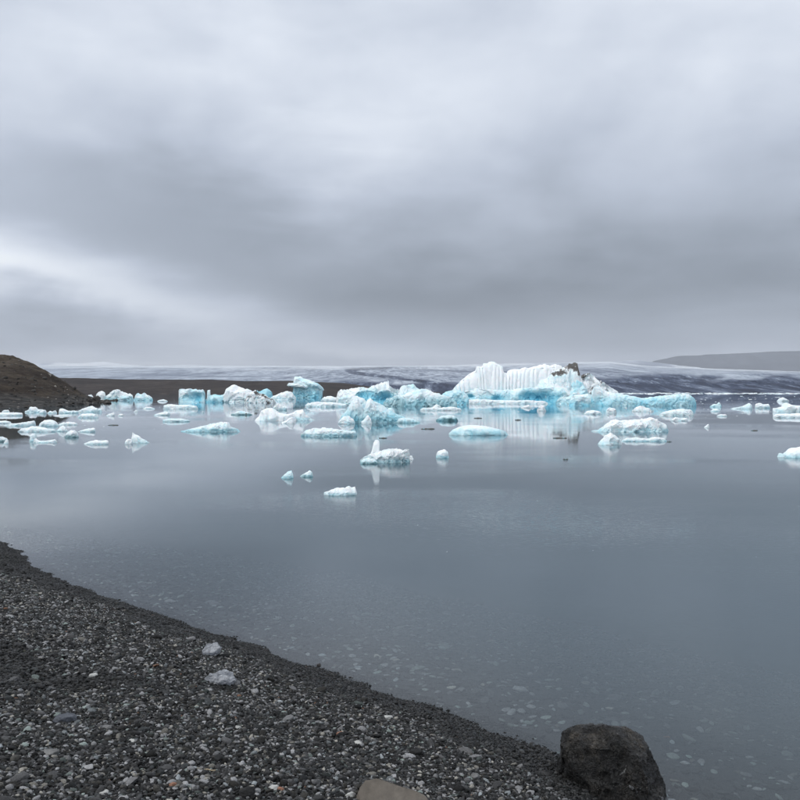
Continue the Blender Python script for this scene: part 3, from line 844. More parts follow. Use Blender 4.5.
# --- floes and fragments: (name, label, outline, waterline, options)
FLOES = [
    ('low white floe with a raised right hump and dark tail, left of the double-humped floe', [(181, 431), (192, 429), (200, 427), (210, 424.5), (220, 422.8), (228, 422.8), (230, 427), (238, 429.5), (241, 432)], 432, dict(dr=.3, blue=.1, base=.3, glass=.35)),
    ('flat grey-white slab floe with ragged rim in front of the double-humped floe', [(301, 434), (305, 430.5), (312, 429), (324, 428.2), (336, 429), (346, 430.5), (356, 431), (357, 435)], 436.5, dict(dr=.3, blue=.15, base=.2, glass=.3, q=.6)),
    ('flat white floe with dark waterline behind the twin-peaked berg', [(306, 406), (310, 403), (320, 402), (334, 402.8), (346, 404), (347, 407)], 407, dict(dr=.3, blue=.05, base=.2)),
    ('thin white floe with black underside right of the mushroom-shaped berg', [(321, 400), (324, 397), (331, 396.4), (338, 398), (340, 401)], 401.5, dict(dr=.4, blue=.05, base=.1, glass=.3)),
    ('long thin white floe with small knobs under the whaleback ice', [(420, 409.5), (424, 407.6), (432, 407.8), (436, 405.8), (439, 407.8), (448, 407.4), (452, 406.6), (460, 408.5), (462, 410.5)], 410.5, dict(dr=.2, blue=.03, base=.1)),
    ('dark green glassy floe with pale rim below the whaleback ice', [(436, 420), (441, 416.5), (450, 414.8), (456, 416.5), (458, 420.5)], 421, dict(dr=.4, blue=.3, base=.3, glass=1.1)),
    ('smooth lens-shaped pale green floe floating before the largest iceberg', [(449, 433), (453, 429.5), (460, 426.6), (470, 425.2), (484, 425.8), (496, 428.5), (505, 431), (508, 434)], 435.5, dict(dr=.45, blue=.14, base=.2, q=1.0, amp=.03, bh=.6, jag=0, rug=.3, blocks=.04)),
    ('lumpy white floe of many rounded knobs in front of the long aqua berg', [(591, 431), (600, 429.5), (606, 425), (612, 420.6), (617, 420), (622, 421.6), (630, 421), (636, 418.4), (641, 419.5), (648, 419.2), (655, 418.5), (661, 422), (666, 425), (668, 430)], 432, dict(dr=.3, amp=.10, freq=1.2, blue=.03, base=.22, bh=.3, res=1.6, rug=.55, blocks=.08, glass=.12)),
    ('pointed white chunk at the front left of the lumpy floe', [(598, 444), (602, 440), (606, 436), (612, 432), (616, 434), (620, 440), (622, 444.5)], 445, dict(dr=.6, amp=.08, blue=.04, base=.15)),
    ('low scalloped floe joined behind the pointed chunk under the lumpy floe', [(620, 442), (626, 438.5), (636, 437.5), (646, 439), (656, 437), (664, 438), (667, 441)], 441.5, dict(dr=.15, amp=.08, blue=.08, base=.2)),
    ('white floe with an upright blunt spire and dark glassy left foot', None, 463, {}),
    ('small white lump right of the spire floe', [(436, 456), (437, 452), (441, 450.5), (445, 450), (448, 452), (449, 457)], 458, dict(dr=.8, amp=.13, blue=.05, base=.3)),
    ('small clear ice lump with a bright tip, left of a translucent one', [(281, 478), (284, 475), (288, 471.5), (291, 470.8), (293, 474), (293.5, 478)], 478.5, dict(dr=.8, blue=.25, base=.1, glass=.35)),
    ('small translucent grey ice lump right of the bright-tipped one', [(300, 476.5), (305, 473), (309, 470.8), (312, 471.5), (313.5, 477)], 477, dict(dr=.8, blue=.2, base=.1, glass=.7)),
    ('nearest floating floe, low and white with an upturned right end', [(324, 492.5), (328, 490.5), (335, 489), (343, 488.4), (348, 486.8), (351, 488), (355, 487), (357, 493)], 495.5, dict(dr=.4, blue=.06, base=.15, glass=.2)),
    ('white floe cut by the right edge of the view', [(778, 457), (781, 453.5), (784, 454.5), (788, 452), (793, 449), (800, 447.4), (812, 447), (822, 452), (828, 457)], 458, dict(dr=.5, blue=.05, base=.2)),
    ('pale shark-fin shaped ice shard with a sloping right side', [(131, 442), (128.5, 438), (127.8, 431.2), (131, 432.5), (137, 435.5), (143, 439), (148, 441.5), (151, 443)], 443, dict(dr=.35, amp=.05, blue=.1, base=.1)),
    ('round white lump at the left foot of the fin-shaped shard', [(125, 442), (126, 440), (128.5, 439), (131.5, 440), (133, 443)], 444, dict(dr=.8, blue=.05, base=.1)),
    ('low white floe with two soft humps left of the fin-shaped shard', [(84, 443.5), (89, 441.8), (95, 440), (100, 441), (104, 440.3), (108, 440.6), (108.5, 444)], 444.5, dict(dr=.35, blue=.03, base=.15)),
    ('thin translucent flat floe below the headland tip', [(78, 431.5), (84, 429.5), (92, 428.2), (95, 428.6), (95.5, 432)], 432, dict(dr=.4, blue=.1, base=.1)),
    ('white domed floe with a dark wet base', [(65, 435), (68, 432), (71, 430), (74, 430.8), (77, 433), (78.5, 437)], 437.5, dict(dr=.7, blue=.08, base=.15, glass=.8)),
    ('narrow upright knob of ice on a thin long floe in the hill reflection', [(29.5, 441), (30, 434), (33, 433), (35.5, 434.5), (36, 441)], 441.5, dict(dr=.8, blue=.08, base=.15)),
    ('thin long white floe with upturned right end in the hill reflection', [(33, 442.5), (35, 438.5), (38, 440.5), (44, 441), (50, 440.5), (55, 439.6), (57, 441.5)], 442.8, dict(dr=.35, blue=.05, base=.1)),
    ('small dark-backed ice block at the left edge of the view', [(-8, 441), (-4, 437.5), (2, 437), (6, 438.5), (8, 442)], 442, dict(dr=.5, blue=.1, base=.1, glass=.9)),
    ('tiny white lump beside the dark-backed ice block', [(4, 443), (5.5, 440), (7.5, 439.5), (8.5, 443.5)], 443.8, dict(dr=.8, blue=.02, base=.1)),
    ('wide white floe with a thin left tongue in the hill reflection', [(18, 431), (22, 428.6), (28, 428), (33, 426.4), (39, 427), (46, 428.4), (55, 430), (56, 432)], 432, dict(dr=.35, blue=.03, base=.15)),
    ('white lump right of the wide tongue floe', [(56.5, 431), (59, 427.5), (62, 426), (65, 427.8), (68, 431)], 431.5, dict(dr=.6, blue=.05, base=.15)),
    ('large round white floe below the hill shore', [(39, 426), (40.5, 423), (44, 420.6), (50, 419.6), (55, 422), (58.5, 425.8)], 426.5, dict(dr=.6, blue=.02, base=.2)),
    ('flat broken white floe left of the large round one', [(4, 425.5), (10, 423.5), (16, 423.8), (22, 422.8), (27, 422), (34, 420.8), (35.5, 425)], 426, dict(dr=.35, amp=.14, freq=1.6, blue=.04, base=.15)),
    ('pale flat skim floe right of the large round one', [(58, 424.5), (63, 422.6), (70, 422), (76, 423), (78, 425)], 425, dict(dr=.4, blue=.06, base=.1)),
    ('thin floe touching the left edge above the broken one', [(-14, 423), (-6, 421), (4, 420.8), (10, 421.8), (11, 423.4)], 423.6, dict(dr=.35, blue=.06, base=.1)),
    ('long flat white floe at the left edge near the hill shore', [(-20, 414.5), (-10, 412.8), (4, 412.6), (14, 412.6), (22, 413), (22.5, 415.5)], 415.8, dict(dr=.3, blue=.02, base=.1)),
    ('tiny pale floe close under the hill shore', [(2, 411.5), (4, 410.2), (8, 410), (9.5, 411.6)], 411.8, dict(dr=.5, blue=.05, base=.1)),
    ('white floe with a tall knob under the hill shore', [(25, 411), (29, 409.6), (30, 407.4), (35, 406.8), (37, 409.5), (42, 409.6), (46, 411)], 412.5, dict(dr=.4, blue=.03, base=.2)),
    ('low white crumbled floe right of the knobbed one', [(38, 413), (41, 410.8), (45, 410), (46.5, 413)], 413.5, dict(dr=.5, amp=.16, blue=.05, base=.15)),
    ('pair-humped small floe under the hill shore', [(47.5, 412.5), (50, 411), (52, 411.8), (55, 410.2), (57, 412.8)], 413.3, dict(dr=.5, amp=.12, blue=.05, base=.15)),
    ('white floe with a raised left end under the hill shore', [(58.8, 412), (59.5, 408.8), (64, 409.2), (68, 411), (74, 410.6), (78, 411.4), (78.5, 413)], 413.3, dict(dr=.4, blue=.04, base=.2)),
    ('thin pencil-like flat floe under the hill shore', [(53.5, 415.6), (58, 414.9), (66, 414.7), (72.5, 415.3)], 416, dict(dr=.25, blue=.02, base=.05)),
    ('broad white floe piled up by the headland tip', [(78, 411), (82, 409), (87, 407), (91, 406), (95, 407.6), (101, 409.5), (102, 412)], 412.3, dict(dr=.4, blue=.03, base=.2)),
    ('flat pale floe in front of the broad piled one', [(78, 416.5), (82, 414), (90, 413.6), (97, 414.2), (98.5, 417)], 417.8, dict(dr=.4, blue=.08, base=.15)),
    ('small white wedge with a rising right tip off the headland', [(106, 415.5), (109, 414), (112, 412.6), (114, 412), (114.4, 415.5)], 416, dict(dr=.5, blue=.04, base=.1)),
    ('tiny round white lump right of the small wedge', [(118, 415), (120, 413.8), (122.5, 414), (123.3, 415.5)], 416, dict(dr=.7, blue=.04, base=.1)),
    ('tiny white cap alone on dark water', [(134, 411.4), (136, 409.8), (138, 411.6)], 412, dict(dr=.8, blue=.02, base=.1)),
    ('thin wavering floe on the dark ridge reflection', [(143, 408.4), (147, 407), (152, 407.6), (155, 408.8)], 409, dict(dr=.4, blue=.05, base=.1)),
    ('low flat white floe left of the long flat one by the square berg', [(154, 414.6), (159, 413), (165, 412), (169, 412.2), (170, 415)], 415.4, dict(dr=.35, blue=.03, base=.15)),
    ('long flat-topped white floe before the square blue berg', [(163, 407.5), (163.5, 405), (170, 404.6), (180, 405), (190, 405.2), (197, 406.4), (198, 408.6)], 409, dict(dr=.25, q=.5, blue=.04, base=.1)),
    ('small white hump left of the square blue berg', [(157.5, 400.9), (160, 400.0), (163, 399.5), (166, 400.2), (167.6, 401)], 401.5, dict(dr=.6, blue=.03, base=.1)),
    ('pale skim floe with a dark left rim below the flat-topped one', [(163, 420), (168, 418.8), (178, 418.6), (188, 420), (190, 421.4)], 421.8, dict(dr=.3, blue=.2, base=.1, glass=.5)),
    ('white patch of ice half hidden behind the headland rocks', [(86, 398), (88, 395), (91, 394.6), (93, 397), (93.5, 400)], 399.5, dict(dr=.5, blue=.02, base=.1)),
    ('tiny white ice tip seen over the headland rocks', [(78.4, 396), (79.5, 393.6), (81.5, 394), (82.5, 397)], 398, dict(dr=.6, blue=.02, base=.1)),
    ('jumbled white brash block beneath the ash-speckled mound', [(272, 409), (275, 405.5), (278, 403.2), (282, 406), (286, 407), (287, 410)], 410.3, dict(dr=.4, amp=.16, blue=.04, base=.15)),
    ('white wedge floe beside the right hump of the double-humped floe', [(305, 405.5), (308, 402.6), (311, 404), (312, 406)], 406.3, dict(dr=.5, amp=.1, blue=.04, base=.15)),
    ('dark ash-stained floe below the ash-speckled mound', [(231, 414), (236, 412), (242, 411), (248, 412.4), (252, 414.4)], 415, dict(dr=.3, blue=.2, base=.1, glass=.9, dirt=.5)),
    ('small white chunk at the right foot of the largest iceberg', [(537, 410), (539, 407), (541, 405.2), (544, 406), (546, 410.4)], 411, dict(dr=.5, amp=.12, blue=.02, base=.1)),
    ('flat white chip at the middle foot of the largest iceberg', [(521, 407.2), (525, 406), (529, 405), (532, 407.4)], 408, dict(dr=.4, amp=.1, blue=.02, base=.1)),
    ('white lump before the hump of the long aqua berg', [(606, 412), (607.5, 408.6), (611, 407.6), (615, 408.4), (616.5, 412.6)], 413, dict(dr=.6, amp=.1, blue=.02, base=.1)),
    ('low white chip before the square end of the long aqua berg', [(584, 413.2), (588, 411), (594, 410.2), (600, 411.6), (602, 413.8)], 414.3, dict(dr=.35, amp=.1, blue=.04, base=.1)),
    ('white knobbly floe before the middle of the long aqua berg', [(632, 410.5), (636, 408), (641, 406), (645, 407.6), (649, 408.6), (654, 411)], 411.6, dict(dr=.35, amp=.14, blue=.02, base=.1)),
    ('flat white floe before the drooping end of the long aqua berg', [(659, 414.6), (664, 412), (674, 409.6), (684, 409.2), (692, 410.6), (694, 415)], 415.6, dict(dr=.3, amp=.1, blue=.02, base=.12)),
    ('thin broken white floe under the flat one by the drooping berg end', [(671, 420), (676, 417.4), (682, 418.6), (687, 418.2), (688, 420.6)], 421, dict(dr=.3, amp=.14, blue=.03, base=.1)),
    ('upright white flake on open water like a sitting bird', [(704, 427), (706.5, 425.8), (708.6, 424.2), (709.4, 426.8)], 427.6, dict(dr=.6, blue=.0, base=.05)),
    ('small greenish floe right of the drooping berg end', [(710, 406.4), (714, 404), (717, 404.2), (720, 401.6), (721.4, 406.4)], 407, dict(dr=.5, blue=.2, base=.1, glass=.2)),
    ('flat greenish floe in front of the small greenish one', [(710.6, 411), (713, 409.4), (717, 409), (719.6, 411)], 411.6, dict(dr=.5, blue=.15, base=.1)),
    ('white floe with a thin left tongue and high right end', [(731, 408.4), (737, 407.6), (742, 406.6), (747, 404.4), (750, 402.8), (752, 405), (752.4, 408.6)], 409, dict(dr=.35, amp=.1, blue=.05, base=.15)),
    ('white rounded floe right of the tongued one', [(755, 407.4), (756, 404), (760, 403.2), (765, 404.6), (769, 403.8), (770, 407.6)], 408.2, dict(dr=.4, blue=.06, base=.15)),
    ('small distant white floe near the far right brash line', [(777, 400.8), (780, 398.4), (783, 397.2), (786, 398.8), (789, 400.8)], 401.4, dict(dr=.4, amp=.1, blue=.03, base=.1)),
    ('wide flat white floe with a back knob at the right edge', [(773, 411), (774, 407.6), (784, 407.4), (785, 404.2), (790, 403.6), (792, 405.6), (800, 405.8), (812, 406.6), (816, 411)], 412, dict(dr=.35, q=.6, blue=.02, base=.12)),
    ('low white floe in front of the wide flat one at the right edge', [(773, 416.6), (776, 414.4), (788, 414), (800, 413.4), (814, 415), (818, 417.2)], 417.8, dict(dr=.25, blue=.04, base=.1)),
    ('thin white sliver floe between two right-hand floes', [(717, 415.6), (721, 414.2), (726, 414.6), (727, 416)], 416.4, dict(dr=.4, blue=.03, base=.1)),
    ('small white ice chip just behind the long thin knobbed floe', [(433, 406.4), (437, 404.2), (441, 406.6)], 407.2, dict(dr=.5, amp=.12, blue=.02, base=.1)),
]
for i, (lab, ol, wl, kw) in enumerate(FLOES):
    if ol is None:
        multi('ice_floe', lab, 'ice floe', 385, wl, [
            ('floe_body', dict(outline=[(360, 460), (363, 457.5), (370, 454), (378, 452.4), (384, 450), (392, 449.4), (402, 450.2), (409, 450), (409.6, 454), (406, 458), (410, 461)], dr=.3, amp=.10, freq=1.4, blue=.06, base=.35, bh=.35, glass=.5, seed=201, res=1.6)),
            ('spire', dict(outline=[(369, 458), (372, 450), (373.4, 443), (375, 440.3), (377.6, 440), (379.3, 442), (379, 450), (382, 457)], dr=.5, back=.4, q=.9, amp=.05, blue=.02, base=.1, seed=203, res=2)),
            ('glassy_foot', dict(outline=[(360, 462), (363, 459.5), (369, 458.4), (375, 460), (378, 463)], dr=.5, amp=.12, blue=.25, base=.2, glass=1.3, seed=204, wl=464)),
            ('end_knob', dict(outline=[(409, 458.5), (410, 456), (412, 455.6), (413.4, 458.8)], dr=.8, back=.3, amp=.08, blue=.04, base=.1, seed=205, wl=460))])
        continue
    w = ol[-1][0] - ol[0][0]
    cat = 'ice floe' if w > 14 else 'ice fragment'
    kw = dict(kw); kw.setdefault('amp', .10); kw.setdefault('jag', .09); kw.setdefault('q', .7); kw.setdefault('rug', .55); kw.setdefault('blocks', .07); kw.setdefault('glass', .22)
    kw['blue'] = kw.get('blue', 0) + .05; kw['base'] = kw.get('base', 0) + .06
    thing('ice_floe' if w > 14 else 'ice_fragment', lab, cat, ol, wl, 'ice floating on the lagoon', seed=300 + i * 7, **kw)
# dark glassy slivers
for i, (lab, ol, wl) in enumerate([
    ('dark glassy ice sliver left of the lens-shaped floe', [(421, 428.6), (424, 427.2), (428, 427.8), (432, 427), (435, 428.8)], 429.2),
    ('dark ice sliver below the twin-peaked berg reflection', [(379, 437.4), (383, 436.4), (387, 437.6)], 438.4),
    ('dark ice sliver off the headland left of the skim floe', [(108, 424.8), (112, 424), (118, 424.2), (118.4, 425)], 425.4),
    ('dark broken ice sliver between lens-shaped and lumpy floes', [(553, 437.4), (557, 436.2), (561, 437), (566, 436.6), (567, 438)], 438.4),
    ('small dark ice scrap in the largest iceberg reflection', [(515, 419.4), (518, 418.2), (521, 419.6)], 420.2),
    ('long dark scrap left of the one in the iceberg reflection', [(474, 417.6), (478, 416.8), (482, 417.8)], 418.4),
    ('dark scrap of ice below right end of the lumpy floe', [(667, 441.2), (669, 440), (671.6, 441.4)], 442),
    ('dark ice scrap on open water right of the bird-like flake', [(751, 430), (754, 429.4), (758, 430)], 430.8),
    ('lone dark scrap on open water right of the small white lump', [(563, 458.6), (566, 457.8), (568, 458.8)], 459.6)]):
    ol = [(a, wl - .25 - (wl - b) * .42) for a, b in ol]
    thing('ice_fragment', lab, 'ice fragment', ol, wl, 'dark ice slivers on the lagoon', dr=.35, amp=.12, blue=.5, base=.2, glass=2.4, dirt=3.0, seed=700 + i)

# uncountable specks of brash ice and the far brash line under the glacier front
ICEP = [lump_proto('brash_form', 400 + i, M_ICE, 2, .6, .4, True, (.05 + .05 * i, 0, .1 * (i == 3))) for i in range(5)]


def brash():
    rg = np.random.default_rng(19)
    P, S = [], []
    def add(n, x0, x1, y0, y1, w0, w1, hr):
        px = rg.uniform(x0, x1, n); py = rg.uniform(y0, y1, n); D = H * F / (py - HOR)
        r = rg.uniform(w0, w1, n) * rg.uniform(.5, 1, n) * D / F / 2
        P.append(np.stack([(px - 400) * D / F, D, r * 0], 1)); S.append(np.stack([r, r * .8, r * hr * rg.uniform(.5, 1.3, n)], 1))
    add(420, 600, 850, 392.9, 394.2, 3, 9, .18)
    add(120, 460, 620, 392.9, 394.4, 3, 8, .2)
    add(60, 690, 830, 395, 402, 1.5, 5, .3); add(30, 700, 800, 402, 418, 1, 3.5, .35)
    add(40, 570, 700, 407, 420, 1, 4, .35); add(40, 460, 570, 405, 412, 1, 4, .35)
    add(36, 300, 440, 400, 412, 1, 4, .4); add(50, 100, 300, 397, 412, 1, 4, .4); add(30, 0, 110, 408, 430, 1, 3, .4)
    add(30, 150, 330, 412, 436, .8, 2.5, .4); add(26, 400, 800, 425, 560, .6, 1.8, .35)
    P, S = np.concatenate(P), np.concatenate(S); n = len(P)
    scatter('brash_ice', P, np.stack([np.zeros(n), np.zeros(n), rg.uniform(0, 6.3, n)], 1), S, rg.integers(0, 5, n), np.ones((n, 4)), ICEP,
            label='tiny white brash ice bits scattered over the water', cat='brash ice')


brash()

# ------------------------------------------------------------------ rocks
def mat_rock(name, stops, scale, bd, spots=None, rough=.75, foot_tone=None):
    m, k, b = mat(name)
    tc = k.new('ShaderNodeTexCoord').outputs['Object']
    n = k.noise(tc, scale, 9, .68, .4); n2 = k.noise(tc, scale * .28, 4, .6)
    c = k.ramp(k.m('ADD', k.m('MULTIPLY', n, .5), k.m('MULTIPLY', n2, .5)), stops)
    if spots:
        n4 = k.noise(k.v('ADD', tc, (3, 1, 4)), spots[1], 5, .75)
        c = k.mix(k.rng(n4, spots[2], spots[2] + .05), c, (*spots[0], 1))
    if foot_tone:      # colour gets darker towards the foot of the rock
        foot_z = k.m('ADD', k.sep(tc)[2], k.m('MULTIPLY', k.m('SUBTRACT', n2, .5), .35))
        c = k.v('MULTIPLY', c, k.mix(k.rng(foot_z, *foot_tone), (.30, .31, .33, 1), (1, 1, 1, 1)))
    k.put(c, b.inputs['Base Color']); b.inputs['Roughness'].default_value = rough
    k.put(k.rng(n2, .35, .65, rough, rough - .3), b.inputs['Roughness'])
    vr = k.new('ShaderNodeTexVoronoi', feature='DISTANCE_TO_EDGE'); k.put(k.v('ADD', tc, k.noise(tc, scale, 3, .5, 0, 'Color')), vr.inputs['Vector']); vr.inputs['Scale'].default_value = scale * .6
    bump(k, b, k.m('ADD', n, k.m('MULTIPLY', k.rng(vr.outputs[0], 0, .08), .35)), 1, bd)
    return m


def hull_rock(pts, cuts, amp, freq, seed, facet=.0):
    bm = bmesh.new()
    for p in pts: bm.verts.new(p)
    bmesh.ops.convex_hull(bm, input=bm.verts)
    bmesh.ops.delete(bm, geom=[q for q in bm.verts if not q.link_faces], context='VERTS')
    bmesh.ops.triangulate(bm, faces=bm.faces)
    for c in range(cuts):
        bmesh.ops.subdivide_edges(bm, edges=bm.edges, cuts=1, use_grid_fill=True, smooth=.10 if c < 2 else 0)
    bmesh.ops.triangulate(bm, faces=bm.faces)
    bm.normal_update()
    co = np.array([q.co[:] for q in bm.verts]); nr = np.array([q.normal[:] for q in bm.verts])
    size = np.ptp(co, axis=0).max()
    pp = co / size * freq
    if facet:
        rg = np.random.default_rng(seed)
        for _ in range(26):
            a = rg.integers(len(co)); nn = nr[a] + rg.normal(0, .35, 3); nn /= np.linalg.norm(nn)
            pt = co[a] - nn * size * facet * rg.uniform(.4, 1); dv = co - pt
            w_ = 1 - sm(.8, 1, np.linalg.norm(dv, axis=1) / (size * rg.uniform(.14, .26)))
            co = co - nn * (np.maximum(dv @ nn, 0) * w_)[:, None]
    d = fbm(pp, 5, seed, .55) * .6 + (fbm(pp * 1.3, 4, seed + 7, .55, True) - .8) * .5
    co = co + nr * (d * amp * size)[:, None]
    f = [[q.index for q in fc.verts] for fc in bm.faces]; bm.free()
    return co, f


M_BOULDER = mat_rock('dark_boulder', [(.36, (.003, .003, .003)), (.46, (.010, .009, .008)), (.54, (.036, .030, .022)), (.64, (.13, .112, .09))], 11, .035, ((.50, .50, .48), 9, .62), .58, (.16, .44))
M_TAN = mat_rock('tan_rock', [(.3, (.065, .054, .043)), (.5, (.12, .102, .082)), (.7, (.19, .165, .135))], 9, .0015)
M_SLATE = mat_rock('blue_slate', [(.3, (.035, .04, .05)), (.5, (.065, .072, .088)), (.7, (.11, .12, .14))], 12, .003)
M_DROCK = mat_rock('shore_basalt', [(.3, (.010, .009, .008)), (.5, (.026, .022, .019)), (.7, (.06, .05, .042))], 1.2, .08)

# boulder at the water's edge
k_ = 5.75 / F


def bpt(px, py, dy): return ((px - 612) * k_ * (1 + dy / 5.75), dy, H - (py - HOR) * k_ * (1 + dy / 5.75))


bp = [bpt(565, 745, 0), bpt(570, 732, .05), bpt(581, 725, .08), bpt(604, 725.5, .05), bpt(627, 728, .06), bpt(642, 735, .10), bpt(650, 752, -.02), bpt(660, 776, -.02), bpt(667, 800, .0), bpt(673, 835, .05), bpt(672, 860, -.1),
      bpt(566, 770, .05), bpt(574, 800, -.10), bpt(575, 830, -.1), bpt(600, 760, -.16), bpt(632, 762, -.2), bpt(612, 812, -.26), bpt(650, 818, -.24), bpt(655, 860, -.26), bpt(590, 860, -.26), bpt(590, 745, -.1), bpt(625, 742, -.12),
      bpt(575, 735, .42), bpt(600, 730, .45), bpt(635, 742, .42), bpt(652, 780, .4), bpt(570, 780, .42), bpt(655, 830, .35), bpt(566, 830, .3)]
co, f = hull_rock(bp, 5, .030, 5.0, 5, .005)
me = mesh('boulder', co, f, M_BOULDER, False)
bo = link('boulder', me, None, ((612 - 400) * k_, 5.75, 0.0)); tag(bo, 'large dark craggy boulder standing at the water edge', 'boulder')


def beach_stone(name, label, cat, px, py, wpx, hpx, material, seed, amp=.09, flat=None, group=None, rz=0.0, angular=True, depth=.8, sink=.3):
    x, y, z = beach_hit(px, py)
    d = math.hypot(y, H - z); s = d / F
    rg = np.random.default_rng(seed)
    w, h_, dp = wpx * s / 2, hpx * s / 2, wpx * s / 2 * depth
    pts = rg.normal(size=(26, 3)); pts /= np.linalg.norm(pts, axis=1)[:, None]
    if angular: pts = np.sign(pts) * np.abs(pts) ** .7
    pts = pts / np.abs(pts).max(0) * np.array((w, dp, h_))
    co, f = hull_rock(pts.tolist(), 3, amp, 2.2, seed)
    me = mesh(name, co, f, material, True)
    o = link(name, me, None, (x, y, z + h_ * (1 - 2 * sink)), (0, 0, rz))
    return tag(o, label, cat, group)


# tan boulder cut by the bottom of the frame
x, y, z = beach_hit(392, 806)
s_ = math.hypot(y, H - z) / F


def tp(px, py, dy): return ((px - 392) * s_, dy, -(py - 806) * s_)


tpts = [tp(359, 802, 0), tp(362, 791, .02), tp(368, 786.5, .05), tp(378, 785.5, .06), tp(392, 789.5, .05), tp(408, 794, .04), tp(424, 800, .02), tp(430, 812, 0), tp(356, 815, 0), tp(365, 800, -.06), tp(390, 803, -.09), tp(420, 812, -.07),
        tp(400, 826, -.1), tp(360, 826, -.05), tp(432, 826, 0), tp(368, 800, .16), tp(410, 806, .16), tp(390, 826, .15)]
co, f = hull_rock(tpts, 4, .022, 2.0, 12)
tag(link('rock', mesh('rock', co, f, M_TAN, True), None, (x, y, z)), 'smooth tan rock at the bottom edge of the shingle', 'rock')

beach_stone('stone', 'flat blue-grey slate stone lying on the dark shingle', 'stone', 65, 722, 21, 11, M_SLATE, 61, .05, rz=.5, depth=.6)
M_PALE = mat_rock('pale_stone', [(.3, (.30, .30, .29)), (.5, (.42, .42, .40)), (.7, (.55, .55, .52))], 14, .001)
M_RUST = mat_rock('rust_stone', [(.3, (.16, .075, .045)), (.5, (.24, .115, .07)), (.7, (.32, .17, .11))], 14, .001)
M_GREY = mat_rock('grey_stone', [(.3, (.085, .085, .085)), (.5, (.13, .13, .128)), (.7, (.19, .19, .185))], 14, .001)
for i, (lab, px, py, w, h_, mt) in enumerate([
    ('white stone at the bottom edge on the far left shingle', 104, 794, 9, 5, M_PALE),
    ('rust red stone low on the left shingle', 173, 787, 7, 6, M_RUST),
    ('orange stone right of centre on the shingle', 340, 736, 7, 6, M_RUST),
    ('pale stone with an orange neighbour near the bottom edge', 274, 790, 9, 6, M_PALE),
    ('orange stone beside the pale one near the bottom edge', 281, 791, 6, 6, M_RUST),
    ('long grey stone on the left shingle right of the slate stone', 106, 729, 13, 5, M_GREY),
    ('grey shard pointing right at the left of the shingle', 50, 753, 17, 6, M_GREY),
    ('round pale grey stone low on the left shingle', 67, 761, 7, 8, M_GREY),
    ('white flat stone near the water on the right shingle', 388, 719, 10, 5, M_PALE),
    ('pale oval stone in mid shingle', 238, 729, 6, 5, M_PALE),
    ('white stone high on the left shingle', 93, 677, 9, 5, M_PALE),
    ('white pebble between the slate stone and the ice lumps', 132, 743, 7, 5, M_PALE),
    ('pale stone just left of the tan rock on the bottom edge', 349, 797, 10, 7, M_PALE),
    ('cream flat stone right of the orange one on the shingle', 358, 744, 8, 4, M_PALE),
    ('grey oval stone right of the tan rock', 475, 778, 8, 6, M_GREY)]):
    beach_stone('stone', lab, 'stone', px, py, w, h_, mt, 900 + i, .05, group='stones standing out of the shingle', rz=random.uniform(-.4, .4), depth=.75)
# pale stick
x, y, z = beach_hit(210, 774)
bm = bmesh.new()
prev = None
for i in range(7):
    tt = i / 6
    ring = [bm.verts.new(((tt - .5) * .062, .004 * math.sin(tt * 5) + .0042 * math.cos(a) * (1 - .3 * tt), .0042 * math.sin(a) * (1 - .3 * tt) + .002 * math.sin(tt * 7))) for a in np.linspace(0, 2 * math.pi, 7)[:-1]]
    if prev:
        for a in range(6): bm.faces.new((prev[a], prev[(a + 1) % 6], ring[(a + 1) % 6], ring[a]))
    else: bm.faces.new(ring[::-1])
    prev = ring
bm.faces.new(prev)
me = bpy.data.meshes.new('driftwood_stick'); bm.to_mesh(me); bm.free()
me.materials.append(mat_rock('dry_wood', [(.3, (.28, .22, .14)), (.6, (.42, .34, .23)), (.7, (.5, .42, .3))], 30, .001))
tag(link('driftwood_stick', me, None, (x, y, z + .022), (0, .05, .1)), 'short pale stick lying on the shingle', 'stick')

# stranded ice on the shingle
def mat_clear_ice():
    m, k, b = mat('stranded_clear_ice')
    tc = k.new('ShaderNodeTexCoord').outputs['Object']
    n = k.noise(tc, 26, 6, .7, .5); n2 = k.noise(tc, 9, 4, .6)
    c = k.ramp(k.m('ADD', k.m('MULTIPLY', n, .5), k.m('MULTIPLY', n2, .5)), [(.36, (.16, .17, .19)), (.48, (.46, .48, .52)), (.6, (.8, .82, .86))])
    k.put(c, b.inputs['Base Color']); b.inputs['Roughness'].default_value = .22; b.inputs['IOR'].default_value = 1.31
    b.inputs['Transmission Weight'].default_value = .55
    vr = k.new('ShaderNodeTexVoronoi'); k.put(tc, vr.inputs['Vector']); vr.inputs['Scale'].default_value = 55
    bump(k, b, k.m('ADD', vr.outputs[0], n), .7, .012)
    return m


M_CLEAR = mat_clear_ice()
beach_stone('stranded_ice', 'round lump of clear white ice stranded near the water edge', 'ice lump', 212, 656, 19, 14, M_CLEAR, 31, .10, angular=False, depth=.8, sink=.14)
beach_stone('stranded_ice', 'flatter clear ice lump melting lower down on the shingle', 'ice lump', 222, 683, 29, 12, M_CLEAR, 37, .12, angular=False, depth=.7, sink=.16, rz=-.1)
beach_stone('stone', 'small dark stone poking out of the shallow water', 'stone', 319, 667, 5, 4, M_DROCK, 47, .06, sink=.2)

